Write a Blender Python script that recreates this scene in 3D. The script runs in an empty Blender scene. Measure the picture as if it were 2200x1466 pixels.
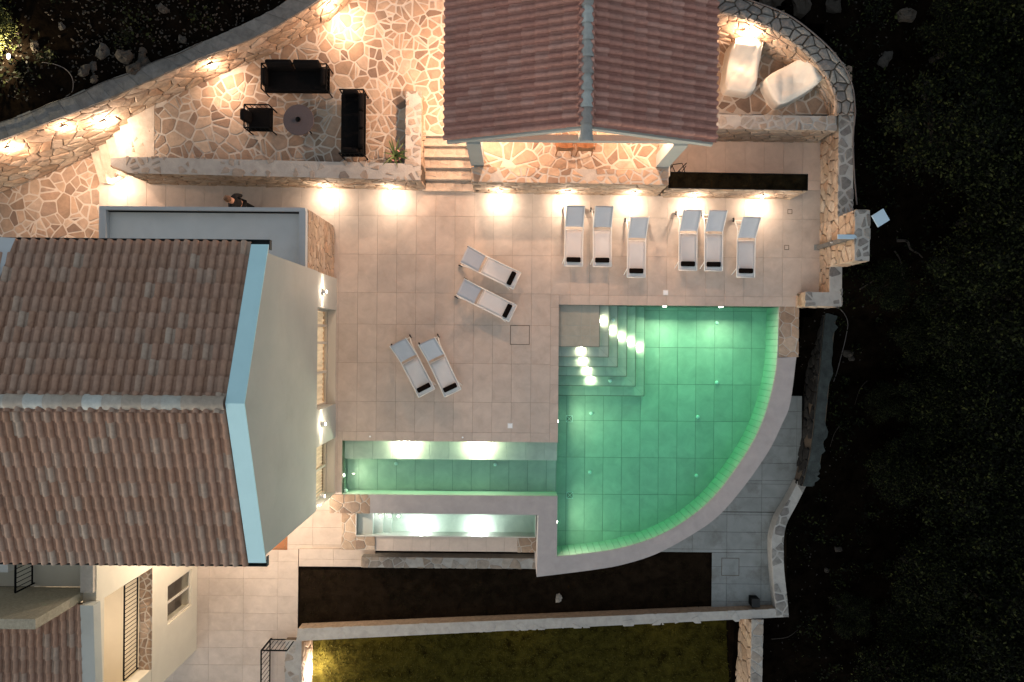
import bpy, math, random
import numpy as np
from mathutils import Vector, Matrix
random.seed(7); np.random.seed(7)
R = math.radians
SC = bpy.context.scene
COL = SC.collection
# ------------------------------------------------------------------ camera, sky, sun, exposure
H, F, ROLL = 21.3, 2200 * 24 / 36, R(0.5)
cam_d = bpy.data.cameras.new('camera'); cam = bpy.data.objects.new('camera', cam_d); COL.objects.link(cam)
cam.location = (0, 0, H); cam.rotation_euler = (0, 0, ROLL)
cam_d.sensor_width = 36; cam_d.lens = 24; cam_d.clip_start = 0.1; cam_d.clip_end = 400
SC.camera = cam
SUN_EL, SUN_AZ = 12, 215
W = bpy.data.worlds.new('World'); SC.world = W; W.use_nodes = True
nt = W.node_tree; nt.nodes.clear()
sky = nt.nodes.new('ShaderNodeTexSky'); sky.sky_type = 'NISHITA'; sky.sun_disc = False
sky.sun_elevation = R(SUN_EL); sky.sun_rotation = R(SUN_AZ)
hs = nt.nodes.new('ShaderNodeHueSaturation'); hs.inputs['Saturation'].default_value = 0.45
bg = nt.nodes.new('ShaderNodeBackground'); bg.inputs['Strength'].default_value = 0.068
wo = nt.nodes.new('ShaderNodeOutputWorld')
nt.links.new(sky.outputs[0], hs.inputs['Color']); nt.links.new(hs.outputs[0], bg.inputs['Color']); nt.links.new(bg.outputs[0], wo.inputs['Surface'])
sd = bpy.data.lights.new('sun', 'SUN'); sd.energy = 0.10; sd.angle = R(60); sd.color = (0.8, 1.0, 0.98)
so = bpy.data.objects.new('sun', sd); COL.objects.link(so); so.rotation_euler = (R(25), R(-12), 0)
SC.view_settings.view_transform = 'Standard'; SC.view_settings.look = 'None'
SC.view_settings.exposure = 1.62; SC.view_settings.gamma = 1.0; SC.view_settings.use_curve_mapping = False
SC.render.engine = 'CYCLES'
SC.cycles.max_bounces = 6; SC.cycles.diffuse_bounces = 4; SC.cycles.transparent_max_bounces = 12
SC.cycles.sample_clamp_indirect = 3.0; SC.cycles.caustics_reflective = False; SC.cycles.caustics_refractive = False
SC.cycles.use_denoising = True

# ------------------------------------------------------------------ pixel -> world at height z
CA, SA = math.cos(ROLL), math.sin(ROLL)
def P(px, py, z=0.0):
    dx, dy = px - 1100.0, 733.0 - py
    k = (H - z) / F
    return Vector(((dx * CA - dy * SA) * k, (dx * SA + dy * CA) * k, z))
def PX(px, py, z=0.0): return P(px, py, z).x
def PY(px, py, z=0.0): return P(px, py, z).y

# ------------------------------------------------------------------ materials
def newmat(name):
    m = bpy.data.materials.new(name); m.use_nodes = True
    n = m.node_tree; n.nodes.clear()
    out = n.nodes.new('ShaderNodeOutputMaterial'); b = n.nodes.new('ShaderNodeBsdfPrincipled')
    n.links.new(b.outputs[0], out.inputs['Surface'])
    return m, n, b, out
def mat(name, c1, c2=None, scale=6.0, rough=0.75, bump=0.15, bscale=40.0, rnd=0.0, cols=None, metal=0.0, spec=0.3, detail=5.0, coord='pos', stain=None, stretch=None):
    m, n, b, out = newmat(name)
    L = n.links.new
    c2 = c2 or c1
    geo = n.nodes.new('ShaderNodeNewGeometry'); oi = n.nodes.new('ShaderNodeObjectInfo')
    add = n.nodes.new('ShaderNodeMath'); add.operation = 'ADD'
    L(oi.outputs['Random'], add.inputs[0]); L(geo.outputs['Random Per Island'], add.inputs[1])
    fr = n.nodes.new('ShaderNodeMath'); fr.operation = 'FRACT'; L(add.outputs[0], fr.inputs[0])
    mul = n.nodes.new('ShaderNodeMath'); mul.operation = 'MULTIPLY'; mul.inputs[1].default_value = 37.0; L(fr.outputs[0], mul.inputs[0])
    tc = n.nodes.new('ShaderNodeTexCoord')
    va = n.nodes.new('ShaderNodeVectorMath'); va.operation = 'ADD'
    L(geo.outputs['Position'] if coord == 'pos' else tc.outputs['Object'], va.inputs[0])
    if rnd or cols: L(mul.outputs[0], va.inputs[1])
    vec = va.outputs[0]
    if stretch:
        mp = n.nodes.new('ShaderNodeMapping'); mp.inputs['Scale'].default_value = stretch; L(vec, mp.inputs['Vector']); vec = mp.outputs[0]
    no = n.nodes.new('ShaderNodeTexNoise'); no.inputs['Scale'].default_value = scale; no.inputs['Detail'].default_value = detail; no.inputs['Roughness'].default_value = 0.62
    no.inputs['Distortion'].default_value = 0.5
    L(vec, no.inputs['Vector'])
    rp = n.nodes.new('ShaderNodeMapRange'); rp.inputs['From Min'].default_value = 0.3; rp.inputs['From Max'].default_value = 0.7
    L(no.outputs['Fac'], rp.inputs['Value'])
    mx = n.nodes.new('ShaderNodeMix'); mx.data_type = 'RGBA'; mx.inputs['A'].default_value = (*c1, 1); mx.inputs['B'].default_value = (*c2, 1)
    L(rp.outputs[0], mx.inputs['Factor']); col = mx.outputs['Result']
    if cols:
        cr = n.nodes.new('ShaderNodeValToRGB'); e = cr.color_ramp; e.interpolation = 'LINEAR'
        for i, c in enumerate(cols):
            el = e.elements[i] if i < 2 else e.elements.new(0)
            el.position = i / (len(cols) - 1)
        for i, c in enumerate(cols):
            e.elements[i].position = i / (len(cols) - 1); e.elements[i].color = (*c, 1)
        L(fr.outputs[0], cr.inputs[0])
        m2 = n.nodes.new('ShaderNodeMix'); m2.data_type = 'RGBA'; m2.blend_type = 'MULTIPLY'; m2.inputs['Factor'].default_value = 1
        L(cr.outputs[0], m2.inputs['A']); L(col, m2.inputs['B']); col = m2.outputs['Result']
    if rnd:
        mr = n.nodes.new('ShaderNodeMapRange'); mr.inputs['To Min'].default_value = 1 - rnd; mr.inputs['To Max'].default_value = 1 + rnd
        L(fr.outputs[0], mr.inputs['Value'])
        m3 = n.nodes.new('ShaderNodeVectorMath'); m3.operation = 'SCALE'; L(col, m3.inputs[0]); L(mr.outputs[0], m3.inputs['Scale']); col = m3.outputs[0]
    if stain:
        ns = n.nodes.new('ShaderNodeTexNoise'); ns.inputs['Scale'].default_value = stain[1]; ns.inputs['Detail'].default_value = 6; ns.inputs['Roughness'].default_value = 0.7
        L(geo.outputs['Position'], ns.inputs['Vector'])
        ms = n.nodes.new('ShaderNodeMapRange'); ms.inputs['From Min'].default_value = 0.5; ms.inputs['From Max'].default_value = 0.72; ms.inputs['To Max'].default_value = stain[2]
        L(ns.outputs['Fac'], ms.inputs['Value'])
        m4 = n.nodes.new('ShaderNodeMix'); m4.data_type = 'RGBA'; L(ms.outputs[0], m4.inputs['Factor']); L(col, m4.inputs['A']); m4.inputs['B'].default_value = (*stain[0], 1); col = m4.outputs['Result']
    L(col, b.inputs['Base Color'])
    b.inputs['Roughness'].default_value = rough; b.inputs['Metallic'].default_value = metal
    b.inputs['Specular IOR Level'].default_value = spec
    if bump:
        nb = n.nodes.new('ShaderNodeTexNoise'); nb.inputs['Scale'].default_value = bscale; nb.inputs['Detail'].default_value = 6
        L(vec, nb.inputs['Vector'])
        bp = n.nodes.new('ShaderNodeBump'); bp.inputs['Strength'].default_value = bump; bp.inputs['Distance'].default_value = 0.02
        L(nb.outputs['Fac'], bp.inputs['Height']); L(bp.outputs[0], b.inputs['Normal'])
    return m
def emit(name, c, s):
    m, n, b, out = newmat(name); n.nodes.remove(b)
    e = n.nodes.new('ShaderNodeEmission'); e.inputs['Color'].default_value = (*c, 1); e.inputs['Strength'].default_value = s
    n.links.new(e.outputs[0], out.inputs['Surface']); return m
def glassy(name, tint, gl=0.06, rough=0.02):
    m, n, b, out = newmat(name); n.nodes.remove(b); L = n.links.new
    t = n.nodes.new('ShaderNodeBsdfTransparent'); t.inputs['Color'].default_value = (*tint, 1)
    g = n.nodes.new('ShaderNodeBsdfGlossy'); g.inputs['Roughness'].default_value = rough
    lw = n.nodes.new('ShaderNodeLayerWeight'); pw_ = n.nodes.new('ShaderNodeMath'); pw_.operation = 'POWER'; pw_.inputs[1].default_value = 5; L(lw.outputs['Facing'], pw_.inputs[0])
    fz = n.nodes.new('ShaderNodeMath'); fz.operation = 'MULTIPLY_ADD'; fz.inputs[1].default_value = .9; fz.inputs[2].default_value = .02; L(pw_.outputs[0], fz.inputs[0])
    mx = n.nodes.new('ShaderNodeMixShader'); L(fz.outputs[0], mx.inputs[0]); L(t.outputs[0], mx.inputs[1]); L(g.outputs[0], mx.inputs[2])
    L(mx.outputs[0], out.inputs['Surface']); return m, n, out, g
M = {}
M['tile'] = mat('deck_tile', (.565, .465, .39), (.45, .365, .305), scale=2.4, rough=.55, bump=.05, bscale=60, rnd=.045, detail=9, stain=((.35, .285, .235), .7, .5))
M['grout'] = mat('grout', (.22, .18, .15), (.30, .25, .21), scale=3, rough=.9, bump=.1)
M['pooltile'] = mat('pool_tile', (.62, .58, .52), (.47, .44, .40), scale=2.2, rough=.5, bump=.03, rnd=.06, detail=9)
M['poolwall'] = mat('pool_wall_tile', (.50, .475, .43), (.43, .41, .37), scale=2, rough=.4, bump=.03, rnd=.05)
M['shade_strip'] = mat('step_shade_strip', (.20, .20, .17), (.26, .25, .21), scale=4, rough=.6, bump=0)  # dark colour for strips that draw the shade lines of the pool steps
M['pgrout'] = mat('pool_grout', (.28, .27, .24), rough=.9, bump=0)
M['mortar'] = mat('mortar', (.56, .49, .415), (.44, .38, .315), scale=5, rough=.95, bump=.3, bscale=30)
M['flag'] = mat('flagstone', (1.1, 1.1, 1.1), (.72, .72, .72), scale=5, rough=.8, bump=.35, bscale=18, cols=[(.25, .17, .115), (.44, .31, .215), (.31, .215, .145), (.50, .385, .285), (.35, .24, .165), (.19, .13, .095), (.41, .30, .22), (.28, .195, .135), (.46, .36, .275)])
M['stone'] = mat('wall_stone', (1.1, 1.1, 1.1), (.66, .66, .66), scale=7, rough=.85, bump=.6, bscale=14, cols=[(.42, .31, .22), (.36, .27, .20), (.50, .39, .29), (.30, .21, .14), (.47, .38, .30), (.38, .25, .165), (.45, .35, .25)])
M['greystone'] = mat('grey_stone', (1.1, 1.1, 1.1), (.6, .6, .6), scale=7, rough=.9, bump=.6, bscale=14, cols=[(.21, .195, .175), (.28, .265, .24), (.17, .155, .145), (.25, .23, .205)])
M['core'] = mat('wall_core', (.085, .062, .045), (.12, .09, .065), scale=8, rough=.95, bump=.4)
M['capmortar'] = mat('wall_top_mortar', (.42, .395, .36), (.31, .295, .27), scale=4, rough=.95, bump=.4, bscale=22)
M['capstone'] = mat('wall_top_stone', (1.1, 1.1, 1.1), (.7, .7, .7), scale=6, rough=.9, bump=.4, bscale=18, cols=[(.24, .19, .15), (.36, .31, .26), (.30, .235, .18), (.38, .345, .30), (.21, .18, .155)])
M['concrete'] = mat('concrete_cap', (.155, .15, .142), (.09, .088, .083), scale=5, rough=.95, bump=.5, bscale=25, rnd=.12)
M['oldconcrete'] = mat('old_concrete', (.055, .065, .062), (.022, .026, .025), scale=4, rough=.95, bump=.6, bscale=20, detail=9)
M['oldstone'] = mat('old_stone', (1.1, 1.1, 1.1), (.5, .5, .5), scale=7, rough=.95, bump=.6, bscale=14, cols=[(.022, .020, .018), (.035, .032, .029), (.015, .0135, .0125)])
M['step'] = mat('step_stone', (.58, .49, .40), (.44, .35, .27), scale=5, rough=.85, bump=.3, bscale=20, rnd=.08)
M['plaster'] = mat('white_plaster', (.42, .425, .39), (.37, .375, .348), scale=.7, rough=.9, bump=.12, bscale=120, detail=8, stain=((.32, .315, .28), .9, .35))
M['cream'] = mat('cream_plaster', (.66, .60, .48), (.60, .54, .43), scale=1.0, rough=.9, bump=.12, bscale=120)
M['rough'] = mat('roughcast', (.40, .35, .26), (.27, .235, .17), scale=14, rough=.95, bump=.9, bscale=26)
M['verge'] = mat('pale_blue_paint', (.46, .70, .74), (.42, .65, .69), scale=1.5, rough=.7, bump=.05)
M['annexroof'] = mat('roof_screed', (.46, .48, .49), (.40, .42, .43), scale=1.2, rough=.85, bump=.1)
M['annextop'] = mat('roof_membrane', (.66, .68, .67), (.58, .60, .59), scale=.8, rough=.85, bump=.1, detail=8, stain=((.45, .46, .45), .9, .4))
M['dark'] = mat('black_metal', (.004, .004, .004), rough=.6, bump=0, spec=.1)
M['gutter'] = mat('gutter_paint', (.015, .022, .024), rough=.5, bump=0)
M['rooftile'] = mat('roof_tile', (1.08, 1.08, 1.08), (.78, .78, .78), scale=9, rough=.85, bump=.25, bscale=40, cols=[(.345, .21, .145), (.365, .225, .16), (.31, .185, .125), (.35, .205, .14), (.375, .25, .185), (.32, .19, .13), (.36, .22, .155), (.34, .205, .145), (.365, .235, .17), (.385, .30, .235), (.34, .205, .145)], stain=((.22, .16, .125), 1.1, .4))
M['rooftile2'] = mat('pavilion_roof_tile', (1.08, 1.08, 1.08), (.8, .8, .8), scale=9, rough=.85, bump=.25, bscale=40, cols=[(.375, .185, .145), (.40, .205, .16), (.345, .165, .13), (.385, .19, .148), (.43, .24, .195), (.36, .178, .138)], stain=((.22, .13, .105), 1.1, .4))
M['ridgetile'] = mat('ridge_tile', (1.05, 1.05, 1.05), (.8, .8, .8), scale=8, rough=.8, bump=.2, cols=[(.40, .40, .36), (.33, .27, .21), (.46, .48, .45), (.36, .30, .24)])
M['ridgegrey'] = mat('ridge_tile_grey', (1.05, 1.05, 1.05), (.8, .8, .8), scale=8, rough=.8, bump=.2, cols=[(.34, .36, .34), (.27, .25, .23), (.40, .43, .41), (.31, .29, .27)])
M['wood'] = mat('soffit_wood', (.42, .22, .09), (.30, .15, .06), scale=4, rough=.6, bump=.1, stretch=(1, 8, 1))
M['whitemetal'] = mat('white_frame', (.72, .70, .66), rough=.4, bump=0)
M['sling'] = mat('white_sling', (.66, .645, .63), (.62, .605, .59), scale=3, rough=.85, bump=.35, bscale=220)
M['slingshade'] = mat('white_sling_shaded', (.50, .515, .55), (.46, .475, .51), scale=3, rough=.85, bump=.35, bscale=220)  # same white sling, with the tilted back's grey-blue shade put into the colour
M['pillow'] = mat('black_fabric', (.005, .003, .002), (.008, .005, .004), scale=8, rough=.9, bump=.3, spec=.05)
M['rubber'] = mat('black_rubber', (.01, .01, .01), rough=.6, bump=0)
M['rattan'] = mat('black_weave', (.003, .0027, .0027), (.006, .005, .005), scale=10, rough=.85, bump=.3, bscale=90, spec=.08)
M['tabletop'] = mat('table_mosaic', (.07, .052, .052), (.10, .08, .08), scale=60, rough=.6, bump=.2, bscale=90)
M['cover'] = mat('cream_cover', (.70, .66, .58), (.62, .58, .50), scale=3, rough=.85, bump=.25, bscale=9)
M['rim'] = mat('pool_rim_plaster', (.40, .36, .345), (.34, .31, .30), scale=3, rough=.8, bump=.15, bscale=80, rnd=.03, stain=((.27, .25, .24), 1.2, .4))
M['walk'] = mat('grey_walk_tile', (.27, .28, .27), (.21, .22, .21), scale=2.2, rough=.8, bump=.15, rnd=.04, stain=((.10, .085, .07), 1.3, .6))
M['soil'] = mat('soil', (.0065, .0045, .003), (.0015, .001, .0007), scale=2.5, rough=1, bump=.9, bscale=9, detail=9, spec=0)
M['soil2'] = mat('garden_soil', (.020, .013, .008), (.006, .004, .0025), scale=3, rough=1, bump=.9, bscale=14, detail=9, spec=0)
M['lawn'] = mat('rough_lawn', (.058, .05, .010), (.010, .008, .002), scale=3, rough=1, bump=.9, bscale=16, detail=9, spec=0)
M['grass'] = mat('grass_blades', (.075, .068, .014), (.04, .036, .008), scale=4, rough=.9, bump=0, rnd=.4, spec=.1)
M['weed'] = mat('weed_blades', (.022, .020, .007), (.010, .009, .003), scale=4, rough=.9, bump=0, rnd=.4, spec=.05)
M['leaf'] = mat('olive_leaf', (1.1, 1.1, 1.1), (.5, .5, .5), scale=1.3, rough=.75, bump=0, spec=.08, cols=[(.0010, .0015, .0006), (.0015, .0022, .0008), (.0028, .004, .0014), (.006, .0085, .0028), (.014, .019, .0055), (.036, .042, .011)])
M['leaf2'] = mat('yellow_green_leaf', (.07, .075, .016), (.03, .035, .01), scale=2, rough=.7, bump=0, rnd=.5, spec=.25)
M['bark'] = mat('bark', (.022, .017, .013), (.010, .008, .006), scale=9, rough=.95, bump=.6, bscale=18)
M['deadwood'] = mat('dead_wood', (.05, .038, .03), (.025, .02, .016), scale=9, rough=.95, bump=.4)
M['rock'] = mat('rock', (1.1, 1.1, 1.1), (.6, .6, .6), scale=5, rough=.9, bump=.6, bscale=14, cols=[(.036, .029, .023), (.052, .041, .032), (.024, .02, .016), (.046, .042, .038)])
M['agave'] = mat('agave_leaf', (.10, .14, .035), (.06, .09, .025), scale=4, rough=.5, bump=.1, rnd=.2)
M['pink'] = mat('pink_pot', (.62, .30, .27), (.55, .25, .22), scale=4, rough=.6, bump=.1)
M['wicker'] = mat('wicker', (.30, .15, .07), (.18, .085, .04), scale=30, rough=.7, bump=.6, bscale=70)
M['wlid'] = mat('white_plastic', (.85, .85, .85), rough=.4, bump=0)
M['bluemetal'] = mat('pale_blue_panel', (.40, .52, .62), (.37, .49, .58), scale=2, rough=.4, bump=0)
M['planter'] = mat('planter_soil', (.014, .011, .006), (.003, .0025, .0015), scale=4, rough=1, bump=.9, bscale=20, spec=0)
M['mat'] = mat('door_mat', (.30, .13, .06), (.25, .10, .05), scale=40, rough=1, bump=.5)
M['frame'] = mat('window_frame', (.55, .50, .42), rough=.5, bump=0)
M['curtain'] = mat('interior_wall', (.62, .46, .30), (.52, .38, .24), scale=3, rough=.9, bump=.1, stretch=(1, 6, 1))
def glow_mat():  # room light behind the panes, put into the curtain as emission
    m, n, b, out = newmat('glowing_curtain'); L = n.links.new
    g = n.nodes.new('ShaderNodeNewGeometry'); mp = n.nodes.new('ShaderNodeMapping'); mp.inputs['Scale'].default_value = (1, 5, .6); L(g.outputs['Position'], mp.inputs['Vector'])
    z = n.nodes.new('ShaderNodeTexNoise'); z.inputs['Scale'].default_value = 2.2; z.inputs['Detail'].default_value = 4; L(mp.outputs[0], z.inputs['Vector'])
    mr = n.nodes.new('ShaderNodeMapRange'); mr.inputs['From Min'].default_value = .3; mr.inputs['From Max'].default_value = .7; mr.inputs['To Min'].default_value = .10; mr.inputs['To Max'].default_value = .26; L(z.outputs['Fac'], mr.inputs['Value'])
    b.inputs['Base Color'].default_value = (.6, .5, .38, 1); b.inputs['Emission Color'].default_value = (1, .72, .44, 1); L(mr.outputs[0], b.inputs['Emission Strength']); return m
M['glowcurtain'] = glow_mat()
M['hose'] = mat('hose', (.03, .03, .03), rough=.5, bump=0)
M['palehose'] = mat('pale_hose', (.10, .085, .08), rough=.6, bump=0)
M['skin'] = mat('skin', (.50, .27, .18), rough=.55, bump=0)
M['hair'] = mat('hair', (.16, .085, .045), (.10, .05, .03), scale=30, rough=.6, bump=.4)
M['cloth'] = mat('black_cloth', (.008, .007, .007), (.014, .012, .012), scale=9, rough=.9, bump=.2)
M['lens'] = emit('lamp_lens', (1, .90, .74), 9)
M['plens'] = emit('pool_lamp_lens', (1, .97, .82), 22)
M['glass'], _n, _, _ = glassy('window_glass', (.95, .95, .93))
_mx = [q for q in _n.nodes if q.type == 'MIX_SHADER'][0]; _n.links.remove(_mx.inputs[0].links[0]); _mx.inputs[0].default_value = .08
def water_mat(name, absorb, dens, tint=(1, 1, 1)):
    m, n, out, g = glassy(name, tint); L = n.links.new
    nz = n.nodes.new('ShaderNodeTexNoise'); nz.inputs['Scale'].default_value = 3.0; nz.inputs['Detail'].default_value = 3
    bp = n.nodes.new('ShaderNodeBump'); bp.inputs['Strength'].default_value = .08; bp.inputs['Distance'].default_value = .02
    L(nz.outputs['Fac'], bp.inputs['Height']); L(bp.outputs[0], g.inputs['Normal'])
    va = n.nodes.new('ShaderNodeVolumeAbsorption'); va.inputs['Color'].default_value = (*absorb, 1); va.inputs['Density'].default_value = dens
    L(va.outputs[0], out.inputs['Volume']); return m
M['water'] = water_mat('pool_water', (.20, .93, .71), .60)
M['spawater'] = water_mat('spa_water', (.45, .95, .80), .5)

# ------------------------------------------------------------------ mesh helpers
WL = {}
def wl(o): return WL.get(o.name, Vector((0, 0, 0)))
def T(name, label, cat, loc=(0, 0, 0), rz=0.0, group=None):
    o = bpy.data.objects.new(name, None); COL.objects.link(o); o.empty_display_size = .1
    o.location = loc; o.rotation_euler = (0, 0, rz); WL[o.name] = Vector(loc)
    return tag(o, label, cat, group)
def tag(o, label=None, cat=None, group=None, kind=None):
    if label: o['label'] = label
    if cat: o['category'] = cat
    if group: o['group'] = group
    if kind: o['kind'] = kind
    return o
def mesh(name, vf, m, smooth=False):
    v, f = vf
    me = bpy.data.meshes.new(name); me.from_pydata([tuple(p) for p in v], [], f)
    if m: me.materials.append(M[m] if isinstance(m, str) else m)
    if smooth: me.polygons.foreach_set('use_smooth', [True] * len(me.polygons))
    return me
def local(name, vf, m, parent=None, loc=(0, 0, 0), rot=(0, 0, 0), smooth=False):
    me = vf if isinstance(vf, bpy.types.Mesh) else mesh(name, vf, m, smooth)
    o = bpy.data.objects.new(name, me); COL.objects.link(o); o.location = loc; o.rotation_euler = rot
    if parent is not None:
        o.parent = parent; WL[o.name] = wl(parent) + Vector(loc)
    else: WL[o.name] = Vector(loc)
    return o
def world(name, vf, m, parent=None, smooth=False, center=True):
    """mesh given in world coordinates; its origin is put at its own middle"""
    v, f = vf; v = [Vector(p) for p in v]
    if center:
        lo = [min(p[i] for p in v) for i in range(3)]; hi = [max(p[i] for p in v) for i in range(3)]
        c = Vector([(a + b) / 2 for a, b in zip(lo, hi)])
    else: c = Vector((0, 0, 0))
    me = mesh(name, ([p - c for p in v], f), m, smooth)
    o = bpy.data.objects.new(name, me); COL.objects.link(o)
    o.location = c - (wl(parent) if parent is not None else Vector((0, 0, 0)))
    if parent is not None: o.parent = parent
    WL[o.name] = c
    return o
def structure(name, vf, m, smooth=False):
    return tag(world(name, vf, m, None, smooth, center=False), kind='structure')
def join(*parts):
    V, Fs = [], []
    for v, f in parts:
        b = len(V); V += list(v); Fs += [tuple(i + b for i in q) for q in f]
    return V, Fs
def box(x0, x1, y0, y1, z0, z1):
    if x0 > x1: x0, x1 = x1, x0
    if y0 > y1: y0, y1 = y1, y0
    v = [Vector(p) for p in ((x0, y0, z0), (x1, y0, z0), (x1, y1, z0), (x0, y1, z0), (x0, y0, z1), (x1, y0, z1), (x1, y1, z1), (x0, y1, z1))]
    return v, [(0, 3, 2, 1), (4, 5, 6, 7), (0, 1, 5, 4), (1, 2, 6, 5), (2, 3, 7, 6), (3, 0, 4, 7)]
def cbox(x0, x1, y0, y1, z0, z1, c=.01):
    """box with its upper edges chamfered"""
    if x0 > x1: x0, x1 = x1, x0
    if y0 > y1: y0, y1 = y1, y0
    c = min(c, (x1 - x0) * .3, (y1 - y0) * .3, (z1 - z0) * .45)
    r = lambda d, z: [Vector((x0 + d, y0 + d, z)), Vector((x1 - d, y0 + d, z)), Vector((x1 - d, y1 - d, z)), Vector((x0 + d, y1 - d, z))]
    v = r(0, z0) + r(0, z1 - c) + r(c, z1)
    f = [(3, 2, 1, 0), (8, 9, 10, 11)]
    for k in (0, 4):
        for i in range(4): f.append((k + i, k + (i + 1) % 4, k + 4 + (i + 1) % 4, k + 4 + i))
    return v, f
def area2(poly): return sum(poly[i][0] * poly[(i + 1) % len(poly)][1] - poly[(i + 1) % len(poly)][0] * poly[i][1] for i in range(len(poly)))
def prism(poly, z0, z1):
    p = [(q[0], q[1]) for q in poly]
    if area2(p) < 0: p = p[::-1]
    n = len(p)
    v = [Vector((x, y, z0)) for x, y in p] + [Vector((x, y, z1)) for x, y in p]
    return v, [tuple(range(n - 1, -1, -1)), tuple(range(n, 2 * n))] + [(i, (i + 1) % n, n + (i + 1) % n, n + i) for i in range(n)]
def tube(pts, r, seg=8, cap=True):
    pts = [Vector(p) for p in pts]; n = len(pts)
    rs = r if isinstance(r, (list, tuple)) else [r] * n
    V, Fs = [], []
    up = Vector((0, 0, 1))
    for i in range(n):
        d = (pts[min(i + 1, n - 1)] - pts[max(i - 1, 0)])
        d = d.normalized() if d.length > 1e-9 else Vector((0, 0, 1))
        a = d.cross(up)
        if a.length < 1e-3: a = d.cross(Vector((0, 1, 0)))
        a.normalize(); b = d.cross(a)
        for k in range(seg):
            t = 2 * math.pi * k / seg
            V.append(pts[i] + (a * math.cos(t) + b * math.sin(t)) * rs[i])
    for i in range(n - 1):
        for k in range(seg):
            Fs.append((i * seg + k, (i + 1) * seg + k, (i + 1) * seg + (k + 1) % seg, i * seg + (k + 1) % seg))
    if cap: Fs += [tuple(range(seg)), tuple(range((n - 1) * seg + seg - 1, (n - 1) * seg - 1, -1))]
    return V, Fs
def lathe(prof, seg=20):
    V, Fs = [], []
    for r, z in prof:
        for k in range(seg):
            t = 2 * math.pi * k / seg; V.append(Vector((r * math.cos(t), r * math.sin(t), z)))
    for i in range(len(prof) - 1):
        for k in range(seg): Fs.append((i * seg + k, i * seg + (k + 1) % seg, (i + 1) * seg + (k + 1) % seg, (i + 1) * seg + k))
    Fs += [tuple(range(seg - 1, -1, -1)), tuple(range((len(prof) - 1) * seg, len(prof) * seg))]
    return V, Fs
def move(vf, d, mtx=None):
    v, f = vf
    return [((mtx @ Vector(p)) if mtx else Vector(p)) + Vector(d) for p in v], f
def smoothline(pts, n=8):
    pts = [Vector(p) for p in pts]; out = []
    for i in range(len(pts) - 1):
        a, b, c, d = pts[max(i - 1, 0)], pts[i], pts[i + 1], pts[min(i + 2, len(pts) - 1)]
        for k in range(n):
            t = k / n
            out.append(.5 * ((2 * b) + (c - a) * t + (2 * a - 5 * b + 4 * c - d) * t * t + (3 * b - a - 3 * c + d) * t ** 3))
    return out + [pts[-1]]
class Path:
    def __init__(s, pts):
        s.p = [Vector(q) for q in pts]; s.s = [0]
        for i in range(1, len(s.p)): s.s.append(s.s[-1] + (s.p[i] - s.p[i - 1]).length)
        s.L = s.s[-1]
    def at(s, u):
        u = min(max(u, 0), s.L - 1e-6)
        i = int(np.searchsorted(s.s, u, side='right')) - 1
        i = min(max(i, 0), len(s.p) - 2)
        t = (u - s.s[i]) / max(s.s[i + 1] - s.s[i], 1e-9)
        return s.p[i].lerp(s.p[i + 1], t)
    def tan(s, u):
        d = s.at(u + .15) - s.at(u - .15); d.z = 0
        return d.normalized()

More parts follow.
